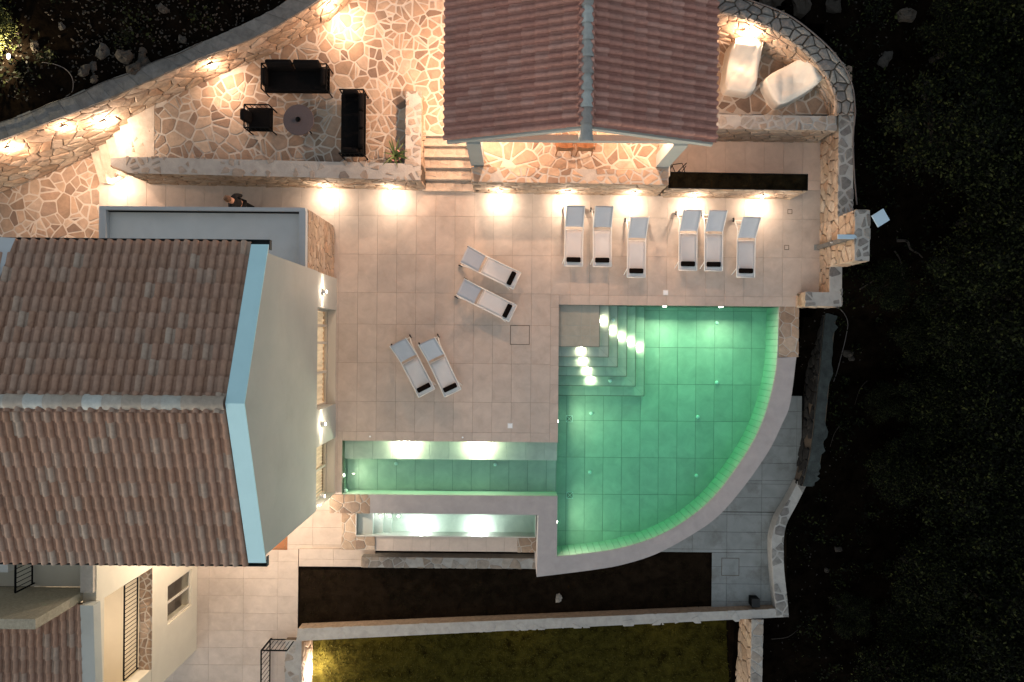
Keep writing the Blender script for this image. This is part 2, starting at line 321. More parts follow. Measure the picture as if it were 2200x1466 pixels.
# ------------------------------------------------------------------ irregular stone cells
def clip(poly, nx, ny, d):
    out = []; n = len(poly)
    for i in range(n):
        a, b = poly[i], poly[(i + 1) % n]
        da = a[0] * nx + a[1] * ny - d; db = b[0] * nx + b[1] * ny - d
        if da <= 0: out.append(a)
        if (da < 0 < db) or (db < 0 < da):
            t = da / (da - db); out.append((a[0] + (b[0] - a[0]) * t, a[1] + (b[1] - a[1]) * t))
    return out
def cells(w, h, size, joint, aspect=1.0, drop=.16, rng=random, clips=(), keep=None, jit=.95):
    """polygons (in metres) that fill w x h like laid stones, joints left open"""
    hh = h * aspect
    nx, ny = max(1, round(w / size)), max(1, round(hh / size))
    S = []
    for j in range(-1, ny + 1):
        for i in range(-1, nx + 1):
            if rng.random() < drop: continue
            S.append(((i + .5 + (.5 if j % 2 else 0) + jit * (rng.random() - .5)) * w / nx, (j + .5 + jit * (rng.random() - .5)) * hh / ny))
            if jit > 1 and rng.random() < .22: S.append(((i + rng.random()) * w / nx, (j + rng.random()) * hh / ny))
    A = np.array(S); out = []
    for i, s in enumerate(S):
        if keep and not keep(s[0], s[1] / aspect): continue
        poly = [(-joint * .3, -joint * .3), (w + joint * .3, -joint * .3), (w + joint * .3, hh + joint * .3), (-joint * .3, hh + joint * .3)]
        d = np.hypot(A[:, 0] - s[0], A[:, 1] - s[1]); o = np.argsort(d)[1:26]
        jj = joint * rng.uniform(.7, 1.5)
        for k in o:
            dd = d[k]
            if dd < 1e-6: continue
            n_x, n_y = (A[k, 0] - s[0]) / dd, (A[k, 1] - s[1]) / dd
            poly = clip(poly, n_x, n_y, s[0] * n_x + s[1] * n_y + dd / 2 - jj / 2)
            if len(poly) < 3: break
        if len(poly) < 3: continue
        poly = [(a, b / aspect) for a, b in poly]
        for (cx, cy, cd) in clips:
            poly = clip(poly, cx, cy, cd)
            if len(poly) < 3: break
        if len(poly) < 3: continue
        q = [poly[0]]
        for p in poly[1:]:
            if math.hypot(p[0] - q[-1][0], p[1] - q[-1][1]) > .012: q.append(p)
        if len(q) < 3 or abs(area2(q)) < 2 * .0022: continue
        bits = [q]
        if jit > 1 and abs(area2(q)) > .09 and rng.random() < .42:      # split into angular shards
            n_ = len(q); cx = sum(p[0] for p in q) / n_ + rng.uniform(-.05, .05); cy = sum(p[1] for p in q) / n_ + rng.uniform(-.05, .05); t_ = rng.uniform(0, math.pi); ax_, ay_ = math.cos(t_), math.sin(t_); dd = ax_ * cx + ay_ * cy
            bits = [clip(q, ax_, ay_, dd - joint * .45), clip(q, -ax_, -ay_, -dd - joint * .45)]
            bits = [b_ for b_ in bits if len(b_) > 2 and abs(area2(b_)) > .008]
        for q in bits:
          r = []
          for k in range(len(q)):                     # knock the corners off
            a, b, c = q[k - 1], q[k], q[(k + 1) % len(q)]
            e1, e2 = rng.uniform(.03, .13), rng.uniform(.03, .13)
            r += [(b[0] + (a[0] - b[0]) * e1, b[1] + (a[1] - b[1]) * e1), (b[0] + (c[0] - b[0]) * e2, b[1] + (c[1] - b[1]) * e2)]
          out.append(r)
    return out
def stone_vf(poly, mp, depth, bulge, rng):
    """one stone: skirt, worn shoulder and an uneven face"""
    n = len(poly); cx = sum(p[0] for p in poly) / n; cy = sum(p[1] for p in poly) / n
    if area2(poly) < 0: poly = poly[::-1]
    tx, ty = rng.uniform(-1, 1) * bulge, rng.uniform(-1, 1) * bulge
    ins = .10 if bulge > .012 else .05
    V = [mp(x, y, -.02) for x, y in poly]
    V += [mp(x, y, depth * .6) for x, y in poly]
    V += [mp(x + (cx - x) * ins, y + (cy - y) * ins, depth + tx * (x - cx) * 3 + ty * (y - cy) * 3 + rng.uniform(-.15, .15) * bulge) for x, y in poly]
    V.append(mp(cx, cy, depth + bulge * rng.uniform(.2, 1)))
    Fs = []
    for k in range(n):
        k2 = (k + 1) % n
        Fs += [(k, k2, n + k2, n + k), (n + k, n + k2, 2 * n + k2, 2 * n + k), (2 * n + k, 2 * n + k2, 3 * n)]
    return V, Fs
def lay(parent, name, polys, mp, m, depth=.025, bulge=.004, limit=300, sort=None, pick=1.0, seed=1):
    rng = random.Random(seed)
    vis = list(polys)
    if len(vis) > limit: vis.sort(key=lambda p: -abs(area2(p)))
    rest = []
    for i, p in enumerate(vis):
        if pick < 1 and rng.random() > pick: continue
        vf = stone_vf(p, mp, depth * rng.uniform(.75, 1.25), bulge, rng)
        if i < limit: world(name, vf, m, parent)
        else: rest.append(vf)
    if rest:
        o = world(name, join(*rest), m, parent); o['kind'] = 'stuff'
def plane_map(o, U, V, N):
    return lambda u, v, w: o + U * u + V * v + N * w
XV, YV, ZV = Vector((1, 0, 0)), Vector((0, 1, 0)), Vector((0, 0, 1))
def inpoly(x, y, poly):
    c = False; n = len(poly)
    for i in range(n):
        a, b = poly[i], poly[i - 1]
        if (a[1] > y) != (b[1] > y) and x < (b[0] - a[0]) * (y - a[1]) / (b[1] - a[1]) + a[0]: c = not c
    return c

# ------------------------------------------------------------------ lamps
WARM = (1.0, .64, .43); NEUT = (1.0, .80, .62)
def light(kind, name, loc, watts, parent=None, col=WARM, r=.03, aim=None, angle=150, blend=.9):
    d = bpy.data.lights.new(name, kind); d.energy = watts; d.color = col; d.shadow_soft_size = r
    if kind == 'SPOT': d.spot_size = R(angle); d.spot_blend = blend
    o = bpy.data.objects.new(name, d); COL.objects.link(o)
    o.location = Vector(loc) - (wl(parent) if parent is not None else Vector((0, 0, 0)))
    if aim is not None: o.rotation_euler = Vector(aim).to_track_quat('-Z', 'Y').to_euler()
    if parent is not None: o.parent = parent
    return o
# ================================================================== THE SETTING
ZA, ZB, ZN, ZW, ZG = 1.02, 1.50, .80, -2.5, -3.6
NOOK = P(1600, 240, ZN)
def lerp_tab(v, tab):
    if v <= tab[0][0]: return tab[0][1]
    for (a, b), (c, d) in zip(tab, tab[1:]):
        if v <= c: return b + (d - b) * (v - a) / (c - a)
    return tab[-1][1]
def bumpy(x, y): return .5 * (math.sin(x * 1.3 + 2 * math.sin(y * .7)) + math.sin(y * 1.7 + x * .6 + 1.3)) * .5 + .25 * math.sin(3.1 * x + 2.3 * y) * math.sin(2.7 * y - 1.1 * x)
def ground_h(x, y):
    he = lerp_tab(y, [(-12, -3.5), (-6, -3.1), (-1, -2.7), (.9, -1.9), (2, -.5), (6, .35), (12, 1.2)]) - .10 * max(0, x - 10) + .18 * bumpy(x, y)
    d = math.hypot(x - NOOK.x, y - NOOK.y)
    m = 1.0 if x > 10.05 else 0.0
    if y > NOOK.y - .2 and d > 3.15 and x > 3.8: m = 1.0
    if y < .95 and x > 9.75: m = 1.0
    if y < -8.2 and x > 7.95: m = 1.0
    return he if m else -3.78
xs = np.arange(-24, 26.01, .3); xs = np.concatenate(([-150, -60], xs, [60, 150]))
ys = np.arange(-24, 26.01, .3); ys = np.concatenate(([-150, -60], ys, [60, 150]))
gv = [Vector((x, y, ground_h(x, y))) for y in ys for x in xs]; nxs = len(xs)
gf = [(j * nxs + i, j * nxs + i + 1, (j + 1) * nxs + i + 1, (j + 1) * nxs + i) for j in range(len(ys) - 1) for i in range(nxs - 1)]
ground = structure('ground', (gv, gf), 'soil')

# ---- tiled floors
MC = {}
def tiles(parent, rects, xs, ys, z, m, name='tile', gap=.005, th=.03, clips=(), key=''):
    xs, ys = sorted(xs), sorted(ys)
    for (x0, x1, y0, y1) in rects:
        gx = [x0] + [x for x in xs if x0 + .03 < x < x1 - .03] + [x1]; gy = [y0] + [y for y in ys if y0 + .03 < y < y1 - .03] + [y1]
        for a, b in zip(gx, gx[1:]):
            for c, d in zip(gy, gy[1:]):
                poly = [(a + gap / 2, c + gap / 2), (b - gap / 2, c + gap / 2), (b - gap / 2, d - gap / 2), (a + gap / 2, d - gap / 2)]
                cut = False
                for (nx, ny, dd) in clips:
                    q = clip(poly, nx, ny, dd)
                    if q != poly: cut = True
                    poly = q
                    if len(poly) < 3: break
                if len(poly) < 3 or abs(area2(poly)) < .02: continue
                zz = z + random.uniform(-.0012, .0012)
                if cut: world(name, prism(poly, zz - th, zz), m, parent); continue
                w, h = round(b - a - gap, 3), round(d - c - gap, 3)
                k = (w, h, m, th)
                if k not in MC: MC[k] = mesh(name, cbox(-w / 2, w / 2, -h / 2, h / 2, -th, 0, .003), m)
                o = bpy.data.objects.new(name, MC[k]); COL.objects.link(o); o.parent = parent
                o.location = Vector(((a + b) / 2, (c + d) / 2, zz)) - wl(parent)
def rect(px0, px1, py0, py1, z=0.0):
    m = ((px0 + px1) / 2, (py0 + py1) / 2)
    return (PX(px0, m[1], z), PX(px1, m[1], z), PY(m[0], py1, z), PY(m[0], py0, z))
XL = PX(1200, 800); YN = PY(1430, 657); XR = PX(1675, 700); YB = PY(960, 949); XA = PX(735, 1000); YS = PY(960, 1065); XC = PX(1182, 800)
YCN = PY(1430, 636); YCB = PY(960, 929); XDW = PX(716, 700); XE = PX(1766, 500); YW3 = PY(1230, 412)
deck_rects = [(XDW, XC, YCB, YW3 + .1), (XC, XE, YCN, YW3 + .1), (PX(1420, 350), XE, YW3 + .1, PY(1600, 290)), (PX(213, 420), XDW, PY(460, 470), PY(460, 374)),
              (XC, XL, YB, YCN), (XL, PX(1718, 650), YN, YCN), (XA, XC, YB, YCB), (PX(700, 1000), XA, YS + .02, YCB), (PX(690, 800), XDW, YCB, PY(700, 470))]
deck = structure('pool_deck', join(*[box(r[0], r[1], r[2], r[3], -.3, -.011) for r in deck_rects]), 'grout')
gx = [XC + .602 * k for k in range(-26, 18)]; gy = [PY(960, y) for y in (929, 864, 781, 698, 630, 548, 465, 382, 300)]
tiles(deck, deck_rects[:4] + [deck_rects[7], deck_rects[8]], gx, gy, 0, 'tile')
tiles(deck, [deck_rects[4]], gx, [YB + .602 * k for k in range(12)], 0, 'tile')
tiles(deck, deck_rects[5:7], gx, gy, 0, 'tile')

# ---- swimming pool
curve_px = [(1675, 660), (1671, 769), (1660, 838), (1637, 912), (1601, 980), (1537, 1066), (1472, 1121), (1405, 1157), (1334, 1179), (1273, 1189), (1197, 1197)]
outer_px = [(1711, 767), (1698, 866), (1680, 912), (1650, 972), (1595, 1050), (1543, 1109), (1487, 1149), (1411, 1190), (1340, 1213), (1273, 1225), (1153, 1240)]
cin = smoothline([P(*q) for q in curve_px], 5); cout = smoothline([P(*q) for q in outer_px], 5)
cin[0] = Vector((XR, YN, 0)); cin[-1] = Vector((XL, cin[-1].y, 0))
ZP, ZARM, ZBENCH, ZWAT = -1.05, -.66, -.30, -.04
pool = T('swimming_pool', 'quarter-round swimming pool with glowing green water and lit corner steps', 'pool', (XL + 3, YN - 4, ZP))
world('pool_wall', box(XL - .2, XR + .2, YN, YN + .2, -1.3, -.012), 'poolwall', pool)
world('pool_wall', box(XL - .2, XL, YB + .2, YN, -1.3, -.012), 'poolwall', pool)
world('pool_wall', box(XA - .2, XL, YB, YB + .2, -1.3, -.012), 'poolwall', pool)
world('pool_wall', box(XA - .2, XA, YS - .2, YB, -1.3, -.012), 'poolwall', pool)
# rim: smooth plaster band round the curve and along the arm
ci = [p for p in cin if p.y < PY(1671, 767) + .02]
XRI = PX(1156, 1170)
rim_poly = [(PX(795, 1064), YS), (XL, YS)] + [(p.x, p.y) for p in reversed(ci)] + [(p.x, p.y) for p in cout] + [(XRI, PY(1155, 1107)), (PX(795, 1103), PY(900, 1104))]
rim = world('pool_rim', prism(rim_poly, -2.6, 0.0), 'rim', pool)
# curved wall lining, one tile after another
cp = Path(cin); n = 58
for k in range(n):
    a, b = cp.at(k * cp.L / n + .006), cp.at((k + 1) * cp.L / n - .006)
    na = Vector(((b - a).y, -(b - a).x, 0)).normalized()
    if na.dot(Vector((XL + 2, YN - 3, 0)) - a) < 0: na = -na
    world('wall_tile', prism([a, b, b + na * .02, a + na * .02], ZP, -.02), 'poolwall', pool)
world('wall_lining', join(*[prism([cp.at(k * cp.L / n), cp.at((k + 1) * cp.L / n), cp.at((k + 1) * cp.L / n) + (cp.at((k + .5) * cp.L / n) - Vector((XL, YN, 0))).normalized() * .1, cp.at(k * cp.L / n) + (cp.at((k + .5) * cp.L / n) - Vector((XL, YN, 0))).normalized() * .1], ZP - .1, -.03) for k in range(n)]), 'pgrout', pool)
# floors
fl = world('pool_floor', prism([(XL - .1, YN + .1), (XR + .1, YN + .1)] + [(p.x, p.y) for p in cin[1:]] + [(XL - .1, cin[-1].y)], ZP - .3, ZP - .008), 'pgrout', pool)
cl = []
for a, b in zip(cin, cin[1:]):
    d = b - a; nx, ny = d.y, -d.x; l = math.hypot(nx, ny); nx, ny = nx / l, ny / l
    if (XL + 1 - a.x) * nx + (YN - 1 - a.y) * ny > 0: nx, ny = -nx, -ny
    cl.append((nx, ny, a.x * nx + a.y * ny + .03))
fx = [PX(1416, 800, ZP) + .603 * k for k in range(-6, 9)]; fy = [PY(1430, 747, ZP) - 1.205 * k for k in range(-1, 7)]
tiles(fl, [(XL - .02, XR + .05, cin[-1].y, YN + .02)], fx, fy, ZP, 'pooltile', gap=.012, clips=cl)
arm = world('pool_floor', box(XA - .05, XL - .006, YS - .05, YB + .05, ZARM - .5, ZARM - .006), 'pgrout', pool)
YBE = PY(960, 988, ZBENCH)
tiles(arm, [(XA, XL - .01, YS, YBE)], [PX(771, 1020, ZARM) + .603 * k for k in range(-1, 13)], [], ZARM, 'pooltile', gap=.012)
world('arm_edge', box(XL - .006, XL, YS - .05, YBE, ZP - .1, ZARM), 'poolwall', pool)
bench = world('bench', box(XA - .05, XL - .004, YBE + .012, YB + .05, ZARM - .1, ZBENCH - .006), 'poolwall', pool)
tiles(bench, [(XA, XL - .004, YBE, YB)], [PX(760, 970, ZBENCH) + .603 * k for k in range(0, 13)], [], ZBENCH, 'pooltile', gap=.012)
world('wall_lining', box(XA, XL, YS, YS + .012, ZARM, -.02), 'poolwall', pool)
# corner steps
sx = [1288, 1308, 1327, 1347, 1366, 1385]; sy = [745, 767, 788, 808, 829, 850]; sz = [-.15, -.30, -.45, -.60, -.75, -.90]
step_edges = []
for k in range(6):
    x1 = PX(sx[k], 700, sz[k]); y0 = PY(1250, sy[k], sz[k]); step_edges.append((x1, y0, sz[k]))
    st = world('step', box(XL - .05, x1, y0, YN + .05, ZP - .05, sz[k] - .004), 'poolwall', pool)
    px0 = XL if k == 0 else step_edges[k - 1][0]; py0 = YN if k == 0 else step_edges[k - 1][1]
    if k == 0:
        world('shade_strip', box(XL, x1 + .012, y0 - .012, y0 + .012, sz[k] - .03, sz[k] + .003), 'shade_strip', st)  # strips added along the step edges in place of shade on the treads
        world('shade_strip', box(x1 - .012, x1 + .012, y0 + .0125, YN, sz[k] - .03, sz[k] + .003), 'shade_strip', st)
        tiles(st, [(XL, x1, y0, YN)], [PX(1249, 700, -.15), PX(1268, 700, -.15)], [PY(1250, 722, -.15), PY(1250, 700, -.15)], sz[0], 'tile', gap=.010, th=.012)
    else:
        tiles(st, [(px0 - .01, x1, py0, YN)], [], [YN - .42 * j for j in range(1, 5)], sz[k], 'pooltile', gap=.010, th=.012)
        tiles(st, [(XL, px0 - .01, y0, py0 - .01)], [XL + .42 * j + .1 * k for j in range(0, 5)], [], sz[k], 'pooltile', gap=.010, th=.012)
        world('shade_strip', box(XL, x1 + .012, y0 - .012, y0 + .012, sz[k] - .03, sz[k] + .003), 'shade_strip', st)
        world('shade_strip', box(x1 - .012, x1 + .012, y0 + .0125, YN, sz[k] - .03, sz[k] + .003), 'shade_strip', st)
        world('tile', prism([(px0, py0 - .01), (x1, y0), (x1, py0 - .01)], sz[k] - .012, sz[k]), 'pooltile', st)
        world('tile', prism([(px0 - .01, py0 - .015), (px0 - .01, y0), (x1 - .01, y0)], sz[k] - .012, sz[k] + .0005), 'pooltile', st)
wpoly = [(XA, YB), (XL, YB), (XL, YN), (XR, YN)] + [(p.x, p.y) for p in cin[1:]] + [(XL, YS), (XA, YS)]
structure('water', prism(wpoly, ZP - .12, ZWAT), 'water')
# pool fittings
for (x, y, zz) in ((1317, 688, -.45), (1540, 694, ZP), (1540, 822, ZP), (1499, 896, ZP), (1270, 888, ZP), (1311, 818, -.75), (1267, 1015, ZP), (1496, 1022, ZP), (851, 996, ZARM), (1064, 998, ZARM), (743, 1054, -.30)):
    world('inlet_nozzle', move(lathe([(.06, 0), (.06, .02), (.045, .05), (.015, .06)], 14), P(x, y, zz)), 'wlid', pool)
for (x, y) in ((1223, 900), (1224, 1064)):
    c = P(x, y, ZP); g = world('drain', join(box(c.x - .11, c.x + .11, c.y + .095, c.y + .11, ZP, ZP + .02), box(c.x - .11, c.x + .11, c.y - .11, c.y - .095, ZP, ZP + .02), box(c.x - .11, c.x - .095, c.y - .095, c.y + .095, ZP, ZP + .02), box(c.x + .095, c.x + .11, c.y - .095, c.y + .095, ZP, ZP + .02)), 'wlid', pool)
    for s in (-1, 1): world('grate_bar', tube([c + Vector((-.09, -.09 * s, .012)), c + Vector((.09, .09 * s, .012))], .007, 5), 'wlid', g)
    world('grate_plate', box(c.x - .094, c.x + .094, c.y - .094, c.y + .094, ZP, ZP + .006), 'pgrout', g)
def pool_lamp(c, n_, w, size=.06, col=(1, .90, .64), push=.10):
    """lens set in a wall or riser, facing n_"""
    n_ = Vector(n_); m3 = n_.to_track_quat('Z', 'Y').to_matrix()
    o = world('pool_lamp', move(lathe([(size * 1.25, 0), (size * 1.25, .006), (size, .010)], 16), c, m3), 'wlid', pool)
    l = world('lens', move(lathe([(size * .9, .0), (size * .9, .011), (size * .5, .02)], 16), c, m3), 'plens', o)
    if size > .045:
        la = light('AREA', 'pool_light', Vector(c) + n_ * .025, w, o, col, .1, aim=n_ + ZV * .45); la.data.shape = 'DISK'; la.data.size = size * 1.7
    elif size < .03: light('SPOT', 'pool_light', Vector(c) + n_ * push, w, o, col, .015, aim=n_ * .45 - ZV, angle=165, blend=1.0)
    else: light('POINT', 'pool_light', Vector(c) + n_ * push, w, o, col, .03)
for (x, y) in ((1427, 660), (1548, 661)): pool_lamp((PX(x, y, -.3), YN - .001, -.26), (0, -1, 0), 42, .07)
for y, w in ((905, 22), (1120, 18)): pool_lamp((XL + .001, PY(1200, y, -.3), -.24), (1, 0, 0), w, .06)  # side-wall lamps out of view, assumed from the glow in the water
pool_lamp((XA + .001, PY(735, 1020, -.3), -.22), (1, 0, 0), 7, .05)  # lamp added in the end wall to brighten the arm
for k, y in enumerate((690, 710, 723, 734, 746)):
    z = sz[k] - .05; pool_lamp((step_edges[k][0] + .001, PY(1300, y, sz[k + 1]), z), (1, 0, 0), 7, .022, push=.075)
for k, x in enumerate((1249, 1253, 1262, 1270)):
    z = sz[k] - .05; pool_lamp((PX(x, 760, z), step_edges[k][1] - .001, z), (0, -1, 0), 7, .022, push=.075)
for x in (873, 1031): pool_lamp((PX(x, 955, -.2), YB - .001, -.17), (0, -1, 0), 48, .035, push=.13)
# stone patches let into the coping
def patch(name, label, r, z, zb, size=.34, m='capstone', jm='mortar', pick=1.0, seed=3, depth=.012, cat='stonework', joint=.028):
    x0, x1, y0, y1 = r; t = T(name, label, cat, ((x0 + x1) / 2, (y0 + y1) / 2, zb))
    world('base', box(x0, x1, y0, y1, zb, z), jm, t)
    lay(t, 'stone', cells(x1 - x0, y1 - y0, size, joint, rng=random.Random(seed), drop=.1), plane_map(Vector((x0, y0, z)), XV, YV, ZV), m, depth, .004, pick=pick, seed=seed)
    return t
patch('stone_coping', 'brown stone coping between pool curve and dark trench', (XR + .002, PX(1716, 710), PY(1690, 767) + .004, YN - .004), -.012, -2.6, .34, 'flag', seed=5)
patch('stone_coping', 'small dark stones set flush between house pier and pool rim', (PX(708, 1080), PX(795, 1080) - .004, PY(750, 1103), YS - .004), -.012, -2.45, .30, 'flag', seed=8)

# ---- spa
ZS = -.9
sp_r = (PX(766, 1130, ZS), PX(1150, 1130, ZS), PY(950, 1152, ZS), PY(950, 1092, ZS))
spa = T('spa_pool', 'narrow glowing spa pool with steps below the pool rim', 'pool', ((sp_r[0] + sp_r[1]) / 2, sp_r[2], ZS - .7))
x0, x1, y0, y1 = sp_r
world('spa_floor', box(x0 - .1, x1 + .1, y0 - .06, y1, ZS - .62, ZS - .52), 'pooltile', spa)
world('spa_wall', box(x0 - .012, x1 + .012, y0 - .03, y0, ZS - .52, ZS + .02), 'poolwall', spa)
world('spa_wall', box(x0 - .03, x0, y0, y1, ZS - .52, ZS + .02), 'poolwall', spa)
world('spa_wall', box(x1, x1 + .03, y0, y1, ZS - .52, ZS + .02), 'poolwall', spa)
for k, (a, b) in enumerate(((766, 801), (802, 823), (824, 842))):
    z = ZS - .12 - .13 * k; world('step', box(PX(a, 1130, z) - (.04 if k == 0 else 0), PX(b, 1130, z), y0 - .01, y1, ZS - .55, z), 'poolwall', spa)
structure('spa_water', box(x0, x1, y0, y1, ZS - .56, ZS - .02), 'spawater')
for x in (905, 1028):
    c = Vector((PX(x, 1146, ZS - .2), y0 + .001, ZS - .2)); m3 = Vector((0, 1, 0)).to_track_quat('Z', 'Y').to_matrix()
    o = world('spa_lamp', move(lathe([(.08, 0), (.08, .012), (.05, .02)], 16), c, m3), 'plens', spa)
    light('POINT', 'spa_light', c + Vector((0, .12, 0)), 16, o, (.95, .97, 1), .03)
for x in (818, 838, 856):
    c = Vector((PX(x, 1108, ZS - .1), PY(x, 1109, ZS - .1), ZS - .08)); o = world('spa_lamp', move(lathe([(.03, 0), (.03, .01), (.02, .016)], 12), c), 'plens', spa)
    light('POINT', 'spa_light', c + Vector((0, 0, .05)), 1.6, o, (.9, .96, 1), .02)
ledge_r = (PX(806, 1170, -.95), PX(1112, 1170, -.95), PY(950, 1185, -.95), PY(950, 1153.5, -.95))
ledge = structure('spa_ledge', box(*ledge_r, -2.5, -.962), 'grout')
tiles(ledge, [ledge_r], [ledge_r[0] + .603 * k for k in range(1, 8)], [], -.95, 'tile')
patch('stone_coping', 'little stone corner beside the spa end and pool rim', (PX(1112, 1170, -.95) + .004, XRI + .1, PY(1130, 1187, -.95), PY(1130, 1153.5, -.95)), -.955, -2.5, .3, 'flag', seed=11)
patch('stone_pier', 'broad stone pier top at the spa step end', (PX(734, 1140, -.9), PX(765, 1140, -.9) - .01, PY(750, 1182, -.9), PY(750, 1100, -.9)), -.93, -2.5, .33, 'flag', seed=12)
patch('stone_pier', 'mottled stone slab under the spa glass corner', (PX(765, 1140, -.9) + .004, PX(805, 1140, -.9), PY(780, 1182, -.9), PY(780, 1153.5, -.9)), -.93, -2.5, .3, 'flag', seed=13)

# ---- lower terrace, planting bed, walkway, lawn
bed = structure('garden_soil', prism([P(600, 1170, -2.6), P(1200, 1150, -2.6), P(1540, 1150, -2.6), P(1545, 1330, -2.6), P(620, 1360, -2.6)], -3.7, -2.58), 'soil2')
lt_poly = [P(330, 1205, ZW), P(400, 1035, ZW), P(770, 1035, ZW), P(770, 1176, ZW), P(640, 1180, ZW), P(636, 1376, ZW), P(600, 1540, ZW), P(280, 1560, ZW)]
lt = structure('lower_terrace', prism(lt_poly, -3.75, ZW - .012), 'grout')
r = (PX(300, 1400, ZW), PX(640, 1300, ZW), PY(500, 1540, ZW), -4.79)
tiles(lt, [(r[0], PX(640, 1300, ZW), r[2], PY(640, 1180, ZW)), (r[0], PX(770, 1140, ZW), PY(640, 1180, ZW), r[3])], [r[0] + 1.2 * k for k in range(1, 12)], [r[2] + .602 * k for k in range(1, 16)], ZW, 'tile')
tiles(lt, [(PX(642, 1200, -2.42), PX(806, 1200, -2.42), PY(720, 1218, -2.42), PY(720, 1180, -2.42))], [PX(642, 1200, -2.42) + 1.2], [PY(720, 1202, -2.42)], -2.42, 'tile', th=.12)
walk_poly = [(P(1300, 1190, ZW)), P(1528, 1188, ZW), P(1531, 1312, ZW), P(1690, 1312, ZW), P(1690, 1110, ZW), P(1725, 1030, ZW), P(1725, 900, ZW), P(1600, 820, ZW), P(1300, 1000, ZW)]
walk = structure('walkway', prism(walk_poly, -3.75, ZW - .012), 'soil2')
wx = [PX(1487, 1200, ZW) + 1.205 * k for k in range(-6, 8)]; wy = [PY(1500, 1180, ZW) + .603 * k for k in range(-6, 14)]
wp = [(p.x, p.y) for p in walk_poly]
for (a, b) in ((PX(1300, 1190, ZW), PX(1728, 1100, ZW)),):
    tiles(walk, [(PX(1529, 1250, ZW), PX(1672, 1250, ZW), PY(1600, 1310, ZW), PY(1600, 1188, ZW)), (PX(1340, 1150, ZW), PX(1672, 1150, ZW), PY(1500, 1187, ZW), PY(1500, 1100, ZW)), (PX(1380, 1000, ZW), PX(1700, 1050, ZW), PY(1600, 1100, ZW), PY(1600, 1040, ZW)), (PX(1560, 1000, ZW), PX(1722, 1000, ZW), PY(1600, 1040, ZW), PY(1600, 850, ZW))], wx, wy, ZW, 'walk', gap=.008)
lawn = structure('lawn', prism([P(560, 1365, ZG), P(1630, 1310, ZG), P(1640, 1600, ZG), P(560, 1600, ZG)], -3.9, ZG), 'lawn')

# ---- stone walls
def seg_wall(root, a, b, thick, z0, z1, size=.30, seed=1, ends=(False, False), cap=True, m='stone', capm='capstone', zface=None, capjoint=.06, cappick=.75, aspect=1.7, limit=300, name='core', sstart=0.0):
    """stone-faced wall; a -> b runs along the visible foot with the outside on the right hand"""
    a, b = Vector((a[0], a[1], 0)), Vector((b[0], b[1], 0)); U = (b - a).normalized(); N = Vector((U.y, -U.x, 0)); L = (b - a).length
    q = [a - N * .02, b - N * .02, b - N * thick, a - N * thick]
    if ends[0]: q[0] = q[0] + U * .02; q[3] = q[3] + U * .02
    if ends[1]: q[1] = q[1] - U * .02; q[2] = q[2] - U * .02
    world(name, prism(q, z0, z1 - .03), 'core', root)
    zf = z0 if zface is None else zface
    lay(root, 'stone', cells(L, z1 - .03 - zf, size, .022, aspect, rng=random.Random(seed), keep=(lambda u, v: u > sstart)), plane_map(a - N * .02 + ZV * zf, U, ZV, N), m, .035, .022, limit, seed=seed)
    if ends[0]: lay(root, 'stone', cells(thick, z1 - .03 - zf, size, .022, aspect, rng=random.Random(seed + 50)), plane_map(a + U * .02 - N * thick + ZV * zf, N, ZV, -U), m, .035, .022, limit, seed=seed + 5)
    if ends[1]: lay(root, 'stone', cells(thick, z1 - .03 - zf, size, .022, aspect, rng=random.Random(seed + 60)), plane_map(b - U * .02 + ZV * zf, -N, ZV, U), m, .035, .022, limit, seed=seed + 6)
    if cap:
        w = thick + .01
        cq = [a + N * .01, b + N * .01, b - N * thick, a - N * thick]
        c = world('wall_top', prism(cq, z1 - .03, z1 - .008), 'capmortar', root)
        lay(c, 'stone', cells(L, w, size * .75, capjoint, 1.0, rng=random.Random(seed + 9), drop=.2), plane_map(a - N * thick + ZV * (z1 - .008), U, N, ZV), capm, .012, .006, 300, pick=cappick, seed=seed + 7)
def wall_thing(name, label, a, cat='wall'): return T(name, label, cat, (a[0], a[1], a[2] if len(a) > 2 else 0))
# terrace parapet round the sofa corner (L-shaped)
ZPA = 1.42
a, b = P(272, 371, ZPA), P(903, 386, ZPA)
t = wall_thing('parapet_wall', 'low L-shaped stone parapet around the black sofa terrace', (a.x, a.y, 0))
seg_wall(t, a, b, .46, 0, ZPA, .30, 21, ends=(False, False), capm='capstone', cappick=.55, capjoint=.10)
aa, bb = b + Vector((0, .462, 0)), P(904, 197, ZPA)
bb.x = aa.x
seg_wall(t, (aa.x - .0, aa.y), (bb.x, bb.y), .44, 0, ZPA, .28, 22, cappick=.9)
c0, c1 = P(238, 340, ZPA), P(238, 356, ZPA)
world('wall_end', prism([c0, c1, a + Vector((.0, .012, 0)), a + Vector((0, .45, 0))], 0, ZPA - .009), 'capmortar', t)
lay(t, 'stone', cells((a - c1).length, ZPA, .28, .03, 1.6, rng=random.Random(4)), plane_map(Vector((c1.x, c1.y, 0)), Vector((a.x - c1.x, a.y - c1.y, 0)).normalized(), ZV, Vector((a.y - c1.y, -(a.x - c1.x), 0)).normalized()), 'stone', .03, .02, seed=4)
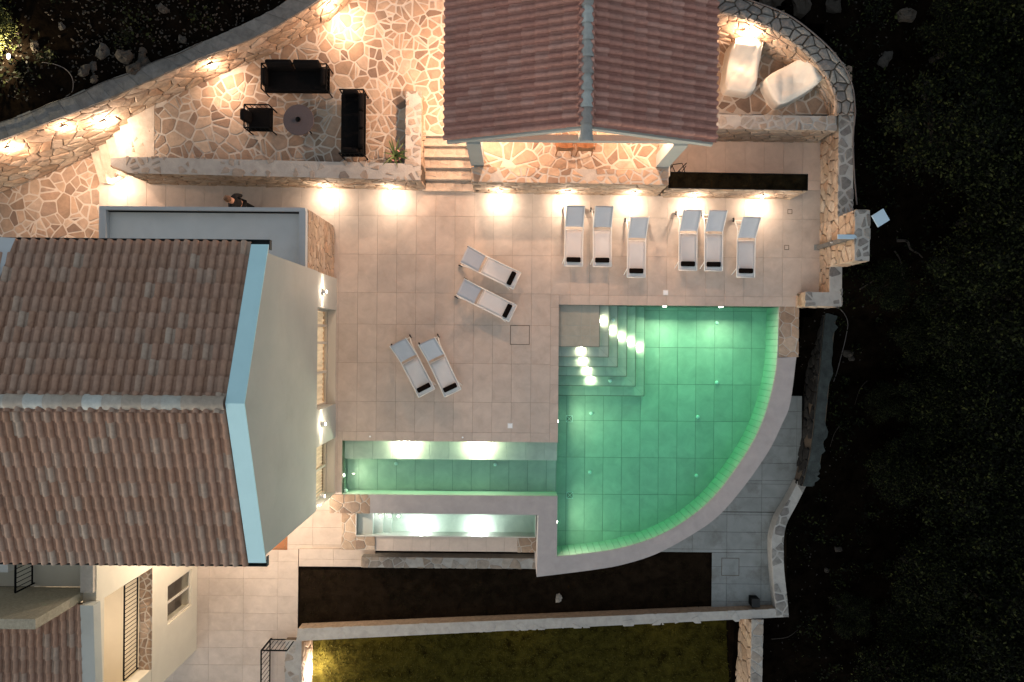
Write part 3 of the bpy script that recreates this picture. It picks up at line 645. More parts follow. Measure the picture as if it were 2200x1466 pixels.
# pavilion terrace front and the planter wall beyond
a3, b3 = P(1014, 389, 1.55), P(1436, 396, 1.55)
t = wall_thing('retaining_wall', 'stone retaining wall with a stone-set top in front of the pavilion', (a3.x, a3.y, 0))
seg_wall(t, a3, b3, .40, 0, 1.55, .34, 31, ends=(True, False), cappick=.95, capjoint=.05, m='stone', capm='flag', aspect=2.0)
a4, b4 = P(1436, 404, 1.24), P(1735, 409, 1.24)
t = wall_thing('planter_wall', 'long stone planter wall filled with dark soil beside the sun loungers', (a4.x, a4.y, 0))
seg_wall(t, a4, b4, .46, 0, 1.24, .36, 41, ends=(False, False), cap=False, aspect=2.0)
d4 = (b4 - a4).normalized(); n4 = Vector((-d4.y, d4.x, 0)); d4.z = n4.z = 0
rimz = [prism([a4 + n4 * o0, b4 + n4 * o0, b4 + n4 * o1, a4 + n4 * o1], 1.20, 1.262) for o0, o1 in ((-.01, .012), (.448, .47))] + [prism([q + n4 * .012, q + d4 * .02 * s + n4 * .012, q + d4 * .02 * s + n4 * .448, q + n4 * .448], 1.2, 1.262) for q, s in ((b4, -1), (a4, 1))]
world('planter_edge', join(*rimz), 'dark', t)
world('soil', prism([a4 + n4 * .015 + d4 * .03, b4 + n4 * .015 - d4 * .03, b4 + n4 * .445 - d4 * .03, a4 + n4 * .445 + d4 * .03], 1.205, 1.24), 'planter', t)
# nook parapet and boundary wall
a5, b5 = P(1470, 274, 1.25), P(1797, 279, 1.25)
t = wall_thing('parapet_wall', 'straight stone parapet in front of the two covered daybeds', (a5.x, a5.y, 0))
seg_wall(t, a5, b5, .40, 0, 1.25, .36, 51, cappick=.9, capjoint=.06, aspect=1.6)
XW = P(1803, 330, 1.2).x
t = wall_thing('boundary_wall', 'stone boundary wall stepping up to a tall shower panel at the deck edge', (XW, 4, 0))
seg_wall(t, (XW, b5.y + .45), (XW, PY(1842, 452, 2.2)), .42, 0, 1.2, .34, 61, aspect=1.4, cappick=.9, capm='greystone')
seg_wall(t, (XW, PY(1842, 452, 2.2)), (XW, PY(1841, 560, 2.2)), .40, 0, 2.2, .34, 62, ends=(True, True), aspect=1.4, cappick=.5, capm='greystone')
seg_wall(t, (XW, PY(1841, 560, 2.2)), (XW, PY(1786, 628, .7)), .36, 0, .7, .34, 63, aspect=1.4, cappick=.3, capm='greystone')
xw2 = PX(1732, 640, .7)
seg_wall(t, (xw2, PY(1770, 628, .7)), (xw2, PY(1770, 658, .7)), XW + .36 - xw2, 0, .7, .34, 64, ends=(False, True), aspect=1.4, cappick=.35, capm='greystone')
# low walls of the lower garden
a6, b6 = P(640, 1352, -2.1), P(1668, 1309, -2.1)
t = wall_thing('garden_wall', 'long pale low wall between soil bed and lawn', (a6.x, a6.y, -3.6))
t6a, t6b = P(1694, 1326, -2.1), P(636, 1378, -2.1)
world('core', prism([a6, b6, t6a, t6b], -3.7, -2.13), 'stone', t)
c = world('wall_top', prism([a6, b6, t6a, t6b], -2.128, -2.108), 'capmortar', t)
uu = (b6 - a6).normalized(); nn = Vector((uu.y, -uu.x, 0)); uu.z = nn.z = 0
lay(c, 'stone', cells((b6 - a6).length, .36, .26, .05, rng=random.Random(71)), plane_map(Vector((a6.x, a6.y, -2.108)), uu, nn, ZV), 'capmortar', .010, .004, pick=.5, seed=71)
lw_in = [(1715, 1035), (1694, 1075), (1672, 1112), (1660, 1150), (1658, 1180), (1661, 1238), (1667, 1302), (1668, 1326)]
lw_out = [(1734, 1041), (1712, 1085), (1690, 1127), (1684, 1160), (1684, 1185), (1685, 1225), (1692, 1290), (1695, 1326)]
t = wall_thing('garden_wall', 'wavy low stone wall edging the grey walkway', (P(1668, 1300, -2.1).x, P(1668, 1300, -2.1).y, -3.6))
li, lo_ = smoothline([P(x, y, -2.09) for x, y in lw_in], 4), smoothline([P(x, y, -2.09) for x, y in lw_out], 4)
world('core', prism([(p.x, p.y) for p in li] + [(p.x, p.y) for p in reversed(lo_)], -3.7, -2.10), 'capmortar', t)
pi_, po_ = Path(li), Path(lo_)
lay(t, 'stone', cells(pi_.L, .36, .26, .05, rng=random.Random(72)), lambda u, v, w: pi_.at(u).lerp(po_.at(u / pi_.L * po_.L), .04 + v / .36 * .92) + ZV * (w - .012), 'greystone', .014, .006, pick=.6, seed=72)
# spa garden edge
t = patch('garden_wall', 'low stone kerb between the spa trench and the soil', (PX(776, 1210, -2.05), PX(1155, 1210, -2.05), PY(960, 1221, -2.05), PY(960, 1199, -2.05)), -2.06, -3.0, .26, 'capstone', 'capmortar', pick=.8, seed=15, cat='wall')
# lit wall and pier beyond the lawn
a7, b7 = P(1616, 1332, -2.05), P(1612, 1540, -2.05)
t = wall_thing('garden_wall', 'warm-lit rubble wall at the far end of the lawn', (a7.x, a7.y, ZG))
seg_wall(t, a7, b7, .38, ZG, -2.05, .36, 81, aspect=.8, capm='capstone', cappick=.9, capjoint=.03)
a8, b8 = P(610, 1378, -2.2), P(646, 1378, -2.2)
t = wall_thing('garden_wall', 'pinkish stone wall end beside the black railing', (a8.x, a8.y, ZG))
seg_wall(t, (b8.x, b8.y - 2.6), (b8.x, b8.y), .55, ZG, -2.25, .36, 82, ends=(False, False), capm='capstone', cappick=.5)
# old concrete-topped wall right of the pool trench
o1 = [P(1772, 672, -1.8), P(1764, 760, -1.8), P(1754, 860, -1.8), P(1742, 960, -1.8), P(1732, 1012, -1.8), P(1724, 1045, -1.8)]
o2 = [P(1797, 680, -1.8), P(1788, 760, -1.8), P(1780, 850, -1.8), P(1770, 950, -1.8), P(1760, 1012, -1.8), P(1748, 1045, -1.8)]
t = wall_thing('old_wall', 'crumbling concrete-topped wall beside the dark pool trench', (o1[2].x, o1[2].y, -2.7))
world('core', prism(o1 + o2[::-1], -3.0, -1.82), 'core', t)
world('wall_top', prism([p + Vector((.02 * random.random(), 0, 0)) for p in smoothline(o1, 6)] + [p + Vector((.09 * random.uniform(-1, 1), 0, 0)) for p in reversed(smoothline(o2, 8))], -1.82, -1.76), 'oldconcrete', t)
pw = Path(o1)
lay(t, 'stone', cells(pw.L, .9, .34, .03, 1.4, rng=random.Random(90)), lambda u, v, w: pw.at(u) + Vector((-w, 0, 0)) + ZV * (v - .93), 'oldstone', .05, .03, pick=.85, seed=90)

# ---- curved retaining wall of the upper garden
w1_in = [(-260, 395, 2.85), (-120, 345, 2.85), (-50, 320, 2.8), (0, 301, 2.75), (137, 249, 2.6), (209, 221, 2.45), (295, 183, 2.3), (412, 132, 2.25), (530, 86, 2.2), (580, 62, 2.2), (623, 37, 2.2), (660, 15, 2.2), (686, -2, 2.2), (740, -50, 2.2)]
w1_out = [(-260, 350, 2.85), (-120, 300, 2.85), (-50, 280, 2.8), (0, 264, 2.75), (137, 212, 2.6), (205, 184, 2.45), (270, 158, 2.3), (372, 117, 2.25), (487, 68, 2.2), (535, 46, 2.2), (578, 25, 2.2), (610, 6, 2.2), (635, -12, 2.2), (690, -60, 2.2)]
pin = Path(smoothline([P(*q) for q in w1_in], 6)); pout = Path(smoothline([P(*q) for q in w1_out], 6))
t = T('retaining_wall', 'curved rubble retaining wall with grey cap below the wild garden', 'wall', (pin.p[20].x, pin.p[20].y, 0))
def w1core():
    V, Fs = [], []; n = 60
    for k in range(n + 1):
        a, b = pin.at(k * pin.L / n), pout.at(k * pout.L / n); d = (b - a); d.z = 0; a = a + d.normalized() * .03
        V += [Vector((a.x, a.y, -.3)), Vector((a.x, a.y, a.z - .06)), Vector((b.x, b.y, b.z - .06)), Vector((b.x, b.y, -.3))]
    for k in range(n):
        for j in range(3): Fs.append((4 * k + j, 4 * k + j + 1, 4 * k + j + 5, 4 * k + j + 4))
    return V, Fs
world('core', w1core(), 'core', t)
def w1map(u, v, w):
    a = pin.at(u); tn = pin.tan(u); nrm = Vector((tn.y, -tn.x, 0))
    return Vector((a.x, a.y, 0)) - nrm * .03 + nrm * w + ZV * (v * (a.z - .06) / 2.3)
XST = P(290, 300, ZA).x
w1keep = lambda u, v: (v > .95 or pin.at(u).x < XST) and pin.at(u).x > PX(-200, 330, 2.75)
lay(t, 'stone', cells(pin.L, 2.3, .37, .022, 1.6, rng=random.Random(101), keep=w1keep), w1map, 'stone', .045, .03, 300, seed=101)
nk = 34
for k in range(nk):
    V = []
    k0, k1 = (k + .006) / nk, (k + .994) / nk; dz = random.uniform(-.006, .006)
    qs = []
    for f in (k0, (k0 + k1) / 2, k1):
        a, b = pin.at(f * pin.L), pout.at(f * pout.L); d = b - a
        qs.append((a - d * .02, b + d * random.uniform(-.03, .04)))
    ring = [qs[0][0], qs[1][0], qs[2][0], qs[2][1], qs[1][1], qs[0][1]]
    V = [q + ZV * (-.07) for q in ring] + [q + ZV * (dz + random.uniform(-.006, .006)) for q in ring]
    world('cap_stone', (V, [(5, 4, 3, 2, 1, 0), (6, 7, 8, 9, 10, 11)] + [(i, (i + 1) % 6, 6 + (i + 1) % 6, 6 + i) for i in range(6)]), 'concrete', t)
# hillside behind it
V, Fs = [], []; nu, ds = 70, [0.02, .2, .6, 1.1, 1.7, 2.4, 3.2, 4.2, 5.4, 7, 9, 12, 18, 40]
for k in range(nu + 1):
    b = pout.at(k * pout.L / nu); tn = pout.tan(k * pout.L / nu); nr = Vector((-tn.y, tn.x, 0))
    nr = (nr * .5 + Vector((-.55, .83, 0)) * .5).normalized()
    for d in ds:
        q = b + nr * d; V.append(Vector((q.x, q.y, b.z - .12 + (.14 * bumpy(q.x * 1.3, q.y * 1.3) + .05 * d if d > .1 else 0))))
nd = len(ds)
for k in range(nu):
    for j in range(nd - 1): Fs.append((k * nd + j, k * nd + j + 1, (k + 1) * nd + j + 1, (k + 1) * nd + j))
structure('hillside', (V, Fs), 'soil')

# ---- crazy paving
def paving(name, rings, z, zb, size, joint, seed, clips=(), polyk=None, limit=300, drop=.2):
    base = structure(name, join(*[prism(q, zb, z - .012) for q in rings]), 'mortar')
    pts = [p for q in rings for p in q]; x0, x1 = min(p[0] for p in pts), max(p[0] for p in pts); y0, y1 = min(p[1] for p in pts), max(p[1] for p in pts)
    ks = [[(p[0], p[1]) for p in q] for q in (polyk or rings)]
    lay(base, 'flagstone', cells(x1 - x0, y1 - y0, size, joint, 1, drop, random.Random(seed), jit=1.5, clips=[(c[0], c[1], c[2] - c[0] * x0 - c[1] * y0) for c in clips], keep=lambda u, v: any(inpoly(u + x0, v + y0, k) for k in ks)),
        plane_map(Vector((x0, y0, z - .012)), XV, YV, ZV), 'flag', .012, .003, limit, seed=seed)
    return base
pw_in = [(pin.at(k * pin.L / 40)) for k in range(41)]
seg = [(p.x - .05, p.y + .1) for p in pw_in if p.x > P(270, 250, ZA).x]
ringA = [P(300, 345, ZA), P(905, 380, ZA), P(906, 292, ZA), P(1012, 292, ZA), P(1012, 60, ZA), P(990, -80, ZA)] + [Vector((x, y, 0)) for x, y in reversed(seg)]
xs_ = P(906, 290, ZA).x
yst = P(960, 291, ZA).y
paving('patio', [ringA], ZA, -.1, .31, .046, 201, limit=300, drop=.26)
ringL = [P(-60, 385, 0), P(-60, 540, 0), P(213, 540, 0), P(213, 330, 0)] 
ringL = [Vector((PX(-60, 400), PY(-60, 540), 0)), Vector((PX(213, 420), PY(213, 540), 0)), Vector((PX(213, 420), PY(213, 300), 0)), Vector((PX(-60, 400), PY(-60, 350), 0))]
paving('path', [ringL], 0.0, -.3, .36, .045, 202, clips=[(1, 0, PX(213, 420))])
rB = [P(1018, 372, ZB), P(1440, 378, ZB), P(1440, 60, ZB), P(1018, 60, ZB)]
yb = (a3.y + .40)
paving('pavilion_floor', [rB], ZB, -.1, .42, .046, 203, clips=[(0, -1, -yb), (1, 0, PX(1415, 330, ZB)), (-1, 0, -PX(1025, 330, ZB))], drop=.12)
rN = [P(1470, 246, ZN), P(1800, 246, ZN), P(1830, 150, ZN), P(1700, 40, ZN), P(1470, 20, ZN)]
paving('nook_floor', [rN], ZN, -.1, .36, .045, 204, clips=[(0, -1, -(b5.y + .35))])
# nook wall
n_in = [(1450, 22, 2.4), (1540, 27, 2.35), (1600, 38, 2.3), (1660, 62, 2.2), (1715, 98, 2.0), (1757, 137, 1.8), (1785, 178, 1.6), (1798, 215, 1.45), (1800, 246, 1.4)]
n_out = [(1450, -25, 2.4), (1540, -16, 2.35), (1622, 8, 2.3), (1690, 35, 2.2), (1742, 72, 2.0), (1788, 115, 1.8), (1817, 157, 1.6), (1831, 200, 1.45), (1834, 246, 1.4)]
ni, no_ = Path(smoothline([P(*q) for q in n_in], 6)), Path(smoothline([P(*q) for q in n_out], 6))
t = T('retaining_wall', 'semicircular dry-stone wall around the covered daybeds', 'wall', (ni.p[30].x, ni.p[30].y, ZN))
V, Fs = [], []; n = 40
for k in range(n + 1):
    a, b = ni.at(k * ni.L / n), no_.at(k * no_.L / n); d = (b - a); d.z = 0; a = a + d.normalized() * .03
    V += [Vector((a.x, a.y, -.3)), Vector((a.x, a.y, a.z - .05)), Vector((b.x, b.y, b.z - .05)), Vector((b.x, b.y, -1.5))]
for k in range(n):
    for j in range(3): Fs.append((4 * k + j, 4 * k + j + 1, 4 * k + j + 5, 4 * k + j + 4))
world('core', (V, Fs), 'core', t)
def nmap(u, v, w):
    a = ni.at(u); tn = ni.tan(u); nrm = Vector((-tn.y, tn.x, 0))
    if nrm.dot(NOOK - a) < 0: nrm = -nrm
    return Vector((a.x, a.y, ZN)) - nrm * .03 + nrm * w + ZV * (v * (a.z - .05 - ZN) / 1.2)
lay(t, 'stone', cells(ni.L, 1.2, .32, .02, 1.5, rng=random.Random(111)), nmap, 'stone', .05, .03, 300, seed=111)
def nmap2(u, v, w): return ni.at(u).lerp(no_.at(u / ni.L * no_.L), v / .5) + ZV * (w - .05)
lay(t, 'cap_stone', cells(ni.L, .5, .30, .03, 1.1, rng=random.Random(112)), nmap2, 'greystone', .06, .03, 300, seed=112)
# black hose along its top and the strip outside
hp = [p + Vector(((p - NOOK).x, (p - NOOK).y, 0)).normalized() * .03 + ZV * .03 for p in no_.p[::3]] + [P(1833, 300, 1.24), P(1836, 380, 1.24), P(1841, 440, 1.24)]
tag(world('hose', tube(smoothline(hp, 3), .022, 6), 'palehose', None, True), 'thin hose lying along the outer edge of the daybed wall', 'hose')
# ---- stairs
fr = [(960, 411, .17), (960, 386, .34), (960, 361, .51), (960, 338, .68), (960, 314, .85), (960, 291, ZA)]
t = T('stairs', 'pale stone stairs between sofa terrace and pavilion', 'stairs', (P(960, 400).x, P(960, 400).y, 0))
x0, x1 = PX(905, 350, .5) , a3.x - .01
for k in range(5):
    y0 = PY(*fr[k]); y1 = PY(*fr[k + 1])
    s_ = world('step', cbox(x0, x1, y0, y1 + .02, -.05, fr[k][2] - .012, .01), 'step', t)
    lay(s_, 'stone', cells(x1 - x0, y1 - y0 - .02, .30, .05, rng=random.Random(300 + k)), plane_map(Vector((x0, y0 + .02, fr[k][2] - .012)), XV, YV, ZV), 'step', .010, .003, seed=k)
t = T('stairs', 'bright lit stone steps curving beside the rubble retaining wall', 'stairs', (P(250, 340).x, P(250, 340).y, 0))
se = [((200, 322), (214, 393)), ((216, 300), (230, 393)), ((231, 288), (246, 374)), ((246, 276), (261, 352)), ((262, 262), (276, 352)), ((278, 245), (297, 352))]
se = [((xa - 14, ya - 26), (xb, yb)) for (xa, ya), (xb, yb) in se]
for k in range(6):
    z = .17 * (k + 1); (ea, eb) = se[k]; nx_ = se[k + 1] if k < 5 else ((330, 200), (330, 352))
    world('step', prism([P(*ea, z), P(*eb, z), P(*nx_[1], z + (.17 if k < 5 else 0)) + Vector((.02, 0, 0)), P(*nx_[0], z + (.17 if k < 5 else 0)) + Vector((.02, 0, 0))], -.05, z if k < 5 else ZA + .004), 'step', t)
# ================================================================== BUILDINGS
def tile_vf(w=.216, L=.42):
    prof = [(0, .004), (.04, -.010), (.085, -.004)]
    for k in range(9):
        t = math.pi * (1 - k / 8); prof.append((.150 + .066 * math.cos(t), .004 + .076 * math.sin(t)))
    n = len(prof); V = []
    for x, z in prof: V.append(Vector((x, 0, z + .052)))
    for x, z in prof: V.append(Vector((x * .985 + .001, L, z * .94 + .004)))
    Fs = [(i, i + 1, n + i + 1, n + i) for i in range(n - 1)]
    for x, z in prof: V.append(Vector((x, .001, z + .052)))
    for x, z in prof: V.append(Vector((x, .012, z + .016)))
    Fs += [(2 * n + i + 1, 2 * n + i, 3 * n + i, 3 * n + i + 1) for i in range(n - 1)]
    return V, Fs, n - 1
_v, _f, _k = tile_vf()
TILES = {}
for _m in ('rooftile', 'rooftile2'):
    TILES[_m] = mesh('roof_tile', (_v, _f), _m); TILES[_m].polygons.foreach_set('use_smooth', [i < _k for i in range(len(_f))])
def roof_side(part, O, U, V, width, length, see, quota, expo=.352, pitch=.213, m='rooftile'):
    """lay tiles; see(p) says whether the photo shows that spot; the first quota of those become parts, the rest one mass"""
    N = U.cross(V).normalized(); rot = Matrix((U, V, N)).transposed()
    rows, colsn = int(math.ceil(length / expo)), int(width / pitch)
    vis, hid = [], []
    for j in range(rows):
        for i in range(colsn):
            p = O + U * (i * pitch) + V * (j * expo) + N * random.uniform(0, .006)
            (vis if see(p) else hid).append((p, random.uniform(-.012, .012)))
    random.shuffle(vis)
    rest = vis[quota:] + hid
    for p, a in vis[:quota]:
        o = bpy.data.objects.new('roof_tile', TILES[m]); COL.objects.link(o); o.parent = part
        o.matrix_basis = Matrix.Translation(p - wl(part)) @ (rot @ Matrix.Rotation(a, 3, 'Z')).to_4x4()
    if rest:
        o = world('roof_tiles', join(*[move((_v, _f), p, rot) for p, a in rest]), m, part); o['kind'] = 'stuff'
        o.data.polygons.foreach_set('use_smooth', [i % len(_f) < _k for i in range(len(_f) * len(rest))])
def ridge(part, a, b, m, r=.135, expo=.40):
    a, b = Vector(a), Vector(b); U = (b - a).normalized(); L = (b - a).length; S = ZV.cross(U)
    for k in range(int(L / expo) + 1):
        c = a + U * (k * expo); V, Fs = [], []
        for (d, rr, dz) in ((0, r * .94, .0), (.03, r * .92, 0), (expo - .05, r, .012), (expo, r * 1.08, .016), (expo + .05, r * 1.06, .016)):
            for q in range(9):
                t = math.pi * q / 8; V.append(c + U * d + S * (rr * math.cos(t)) + ZV * (rr * .75 * math.sin(t) + dz))
        for j in range(4):
            for q in range(8): Fs.append((j * 9 + q, j * 9 + q + 1, (j + 1) * 9 + q + 1, (j + 1) * 9 + q))
        world('ridge_tile', (V, Fs), m, part, True)
infr = lambda p: -40 < 1100 + (p.x * CA + p.y * SA) * F / (H - p.z) < 2240 and -40 < 733 - (-p.x * SA + p.y * CA) * F / (H - p.z) < 1500
# ---- villa with the big gable
XG, ZE, ZRG = -5.48, 6.0, 7.3
YE_N, YE_S, YR = 2.10, -4.98, -1.32
YWN, YWS = 1.90, -4.80
house = T('villa', 'two-storey villa with a tiled saddle roof and pale blue gable edge', 'house', (-9, YR, 0))
def gz(y, e=0.0): return (ZE + (ZRG - ZE) * (y - YE_S) / (YR - YE_S) if y < YR else ZE + (ZRG - ZE) * (YE_N - y) / (YE_N - YR)) + e
def gable(x0, x1, zb, ys_, e):
    pr = [(YWS, zb), (YWN, zb), (YWN, gz(YE_N - .02, e)), (YE_N - .02, gz(YE_N - .02, e)), (YR, gz(YR, e)), (YE_S + .02, gz(YE_S + .02, e)), (YWS, gz(YE_S + .02, e))]
    n = len(pr); V = [Vector((x0, y, z)) for y, z in pr] + [Vector((x1, y, z)) for y, z in pr]
    return V, [tuple(range(n - 1, -1, -1)), tuple(range(n, 2 * n))] + [(i, (i + 1) % n, n + (i + 1) % n, n + i) for i in range(n)]
gw = world('gable_wall', gable(XG - .33, XG + .05, 2.25, None, .10), 'plaster', house)
vp = [(YE_N, gz(YE_N) + .10), (YR, gz(YR) + .10), (YE_S, gz(YE_S) + .10)]
for (ya, za), (yb_, zb_) in ((vp[0], vp[1]), (vp[1], vp[2])):
    x0, x1 = XG - .335, XG + .055
    V = [Vector(q) for q in ((x0, ya, za + .003), (x1, ya, za + .003), (x1, yb_, zb_ + .003), (x0, yb_, zb_ + .003), (x0, ya, za + .03), (x1, ya, za + .03), (x1, yb_, zb_ + .03), (x0, yb_, zb_ + .03))]
    world('verge_coping', (V, [(0, 1, 2, 3), (7, 6, 5, 4), (0, 4, 5, 1), (1, 5, 6, 2), (2, 6, 7, 3), (3, 7, 4, 0)]), 'verge', house)
yy = lambda y: PY(715, y, .6)
op = [(YWN, yy(665)), (yy(872), yy(946)), (yy(1068), YWS)]
for k, (ya, yb_) in enumerate(op): world('pier', box(XG - .36, XG, ya, yb_, -2.5, 2.25), 'plaster', house)
def bay(y1, y0, mull):
    b_ = world('window', join(box(XG - .36, XG - .28, y0, y1, 0, .07), box(XG - .36, XG - .28, y0, y1, 2.17, 2.25), box(XG - .36, XG - .28, y0, y0 + .06, .07, 2.17), box(XG - .36, XG - .28, y1 - .06, y1, .07, 2.17)), 'frame', house)
    ed = [y1 - .06] + mull + [y0 + .06]
    for m_ in mull: world('mullion', box(XG - .35, XG - .27, m_ - .035, m_ + .035, .07, 2.17), 'frame', b_)
    world('curtain', (lambda n_: ([Vector((XG - .40 + .02 * math.sin(i * 1.9), y0 + .02 + (y1 - y0 - .04) * i / n_, z)) for z in (.05, 2.2) for i in range(n_ + 1)], [(i, i + 1, n_ + i + 2, n_ + i + 1) for i in range(n_)]))(60), 'glowcurtain', b_, True)  # curtain added to glow by itself in place of room light
    for a, b in zip(ed, ed[1:]): world('pane', box(XG - .325, XG - .318, b + .035, a - .035, .07, 2.17), 'glass', b_)
bay(yy(665), yy(872), [yy(700), yy(737), yy(800)]); bay(yy(946), yy(1068), [yy(1006)])
world('threshold', box(XG - .27, XG - .01, yy(872), yy(665), 0, .03), 'frame', house)
world('threshold', box(XG - .27, XG - .01, yy(1068), yy(946), 0, .03), 'frame', house)
world('side_wall', box(-14, XG - .41, YWN - .25, YWN, -2.5, 6.0), 'plaster', house)
world('side_wall', box(-14, XG - .41, YWS, YWS + .25, -2.5, 6.0), 'plaster', house)
world('room_floor', box(-14, XG - .42, YWS + .26, YWN - .26, -.3, .02), 'curtain', house)
world('room_ceiling', box(-14, XG - .42, YWS + .26, YWN - .26, 2.6, 2.8), 'plaster', house)
world('room_wall', box(-8.2, -8.0, YWS + .26, YWN - .26, .02, 2.6), 'curtain', house)
for y in (.2, -1.2, -3.4): light('POINT', 'assumed_room_lamp', (-6.7, y, 2.3), 26, house, (1, .62, .32), .08)  # lamps assumed inside the room, out of view
# roof
rf = world('roof', join(*[([Vector(q) for q in ((-15, ya, za), (XG - .34, ya, za), (XG - .34, YR, ZRG), (-15, YR, ZRG), (-15, ya, za - .15), (XG - .34, ya, za - .15), (XG - .34, YR, ZRG - .15), (-15, YR, ZRG - .15))], [(0, 1, 2, 3), (7, 6, 5, 4), (0, 4, 5, 1), (1, 5, 6, 2), (3, 2, 6, 7), (3, 7, 4, 0)]) for ya, za in ((YE_N, ZE), (YE_S, ZE))]), 'core', house)
XT = XG - .36
sN = Vector((0, YR - YE_N, ZRG - ZE)); sS = Vector((0, YR - YE_S, ZRG - ZE))
roof_side(rf, Vector((XT, YE_N + .05, ZE + .01)), -XV, sN.normalized(), 9.2, sN.length - .02, infr, 150)
roof_side(rf, Vector((XT - 43 * .213, YE_S - .05, ZE + .01)), XV, sS.normalized(), 43.01 * .213, sS.length - .02, infr, 150)
ridge(rf, (XT, YR, ZRG + .07), (-15, YR, ZRG + .07), 'ridgetile', .155)
for ya, s in ((YE_N, 1), (YE_S, -1)): world('gutter', join(box(-15, XG + .02, ya + .02 * s, ya + .12 * s, ZE - .12, ZE - .11), box(-15, XG + .02, ya + .11 * s, ya + .125 * s, ZE - .12, ZE + .005), box(XG + .02, XG + .035, ya - .1 * s, ya + .125 * s, ZE - .12, ZE + .01)), 'gutter', rf)
world('valley_flashing', (lambda q: (q + [p + ZV * .02 for p in q], [(0, 1, 2), (5, 4, 3), (0, 3, 4, 1), (1, 4, 5, 2), (2, 5, 3, 0)]))([P(-40, 508, 6.12), P(34, 512, 6.12), P(-40, 700, 6.62)]), M['annexroof'], rf)
# sconces on the piers
def sconce(c, w=26):
    o = world('wall_lamp', move(lathe([(.045, -.02), (.05, -.01), (.05, .11), (.045, .12)], 16), c, Matrix.Rotation(R(90), 3, 'Y')), 'whitemetal', house)
    world('lens', move(lathe([(.042, .12), (.042, .127), (.02, .135)], 14), c, Matrix.Rotation(R(90), 3, 'Y')), 'lens', o)
    for s in (-1, 1): light('SPOT', 'lamp_beam', Vector(c) + Vector((.05, .07 * s, 0)), w, o, NEUT, .02, aim=(-.25, s, 0), angle=48, blend=.6)
    light('POINT', 'lamp_glow', Vector(c) + Vector((.18, 0, 0)), w * .25, o, NEUT, .03)
for (x, y) in ((689, 627), (679, 911), (675, 1100)):
    q = P(x, y, 1.62); sconce((XG + .001, q.y if y < 1090 else YWS + .28, 1.62))
# ---- annex with flat roof
ax = T('annex', 'single-storey annex with flat grey roof and stone side', 'house', (-9, 2.8, 0))
XA2, YA1, ZAX = -5.58, PY(500, 446, 2.9), 2.9
world('wall', box(-11.16, XA2 - .04, YWN + .004, YA1, 0, 2.62), 'plaster', ax)
world('flat_roof', box(-11.11, XA2 - .05, YWN + .004, YA1 - .02, 2.625, 2.70), 'annextop', ax)
world('parapet', box(-11.16, XA2 - .02, YA1 - .09, YA1 + .01, 2.705, ZAX), 'annexroof', ax)
world('parapet', box(XA2 - .19, XA2 - .01, YWN + .004, YA1 - .092, 2.705, ZAX), 'annexroof', ax)
world('parapet', box(-11.16, -10.98, YWN + .004, YA1 - .092, 2.705, ZAX), 'annexroof', ax)
world('seal_strip', box(-10.97, XA2 - .2, YA1 - .12, YA1 - .092, 2.705, 2.80), 'dark', ax)
world('side_core', box(XA2 - .04, XA2 - .02, YWN + .004, YA1, 0, 2.7), 'mortar', ax)
lay(ax, 'stone', cells(YA1 - YWN, 2.7, .30, .02, 1.6, rng=random.Random(401)), plane_map(Vector((XA2 - .02, YWN, 0)), YV, ZV, XV), 'stone', .03, .015, 300, seed=401)
# ---- pavilion
pv = T('pavilion', 'open pavilion with brown tiled roof on white posts', 'pavilion', (1.8, 6, ZB))
XPL, XPR, XRP = P(960, 305, 3.7).x, P(1532, 314, 3.7).x, 0
XRP = (XPL + XPR) / 2 + .02; ZPE, ZPR, YV0, YV1 = 3.7, 5.0, 5.14, 10.4
prf = world('roof', join(*[([Vector(q) for q in ((xa, YV0 + .06, ZPE), (xa, YV1, ZPE), (XRP, YV1, ZPR), (XRP, YV0 + .06, ZPR), (xa, YV0 + .06, ZPE - .08), (xa, YV1, ZPE - .08), (XRP, YV1, ZPR - .08), (XRP, YV0 + .06, ZPR - .08))], [(0, 1, 2, 3), (7, 6, 5, 4), (0, 4, 5, 1), (1, 5, 6, 2), (2, 6, 7, 3), (3, 7, 4, 0)]) for xa in (XPL, XPR)]), 'wood', pv)
sl = Vector((XRP - XPL, 0, ZPR - ZPE)); sr = Vector((XRP - XPR, 0, ZPR - ZPE))
nY = 24
roof_side(prf, Vector((XPL - .05, YV0 + nY * .213, ZPE + .01)), -YV, sl.normalized(), nY * .2131, sl.length - .02, infr, 150, m='rooftile2')
roof_side(prf, Vector((XPR + .05, YV0, ZPE + .01)), YV, sr.normalized(), nY * .2131, sr.length - .02, infr, 150, m='rooftile2')
ridge(prf, (XRP, YV1, ZPR + .07), (XRP, YV0 + .02, ZPR + .07), 'ridgegrey', .15)
def raft(x, ya, yb_, e0, e1):
    V = [Vector(q) for q in ((x, ya, ZPE + e0), (XRP, ya, ZPR + e0), (XRP, yb_, ZPR + e0), (x, yb_, ZPE + e0), (x, ya, ZPE + e1), (XRP, ya, ZPR + e1), (XRP, yb_, ZPR + e1), (x, yb_, ZPE + e1))]
    return V, [(0, 1, 2, 3), (7, 6, 5, 4), (0, 4, 5, 1), (1, 5, 6, 2), (2, 6, 7, 3), (3, 7, 4, 0)]
for x in (XPL, XPR): world('barge_board', raft(x, YV0 - .03, YV0 + .055, -.02, -.20), 'bluewhite' if 'bluewhite' in M else 'plaster', pv)
for y in (6.4, 7.7, 9.0):
    for x in (XPL + .1, XPR - .1): world('rafter', raft(x, y, y + .1, -.09, -.2), 'wood', pv)
pl, pr_ = P(1026, 357, ZB), P(1423, 367, ZB)
world('tie_beam', box(pl.x - .25, pr_.x + .25, YV0 + .0, YV0 + .16, ZPE - .06, ZPE + .12), 'plaster', pv)
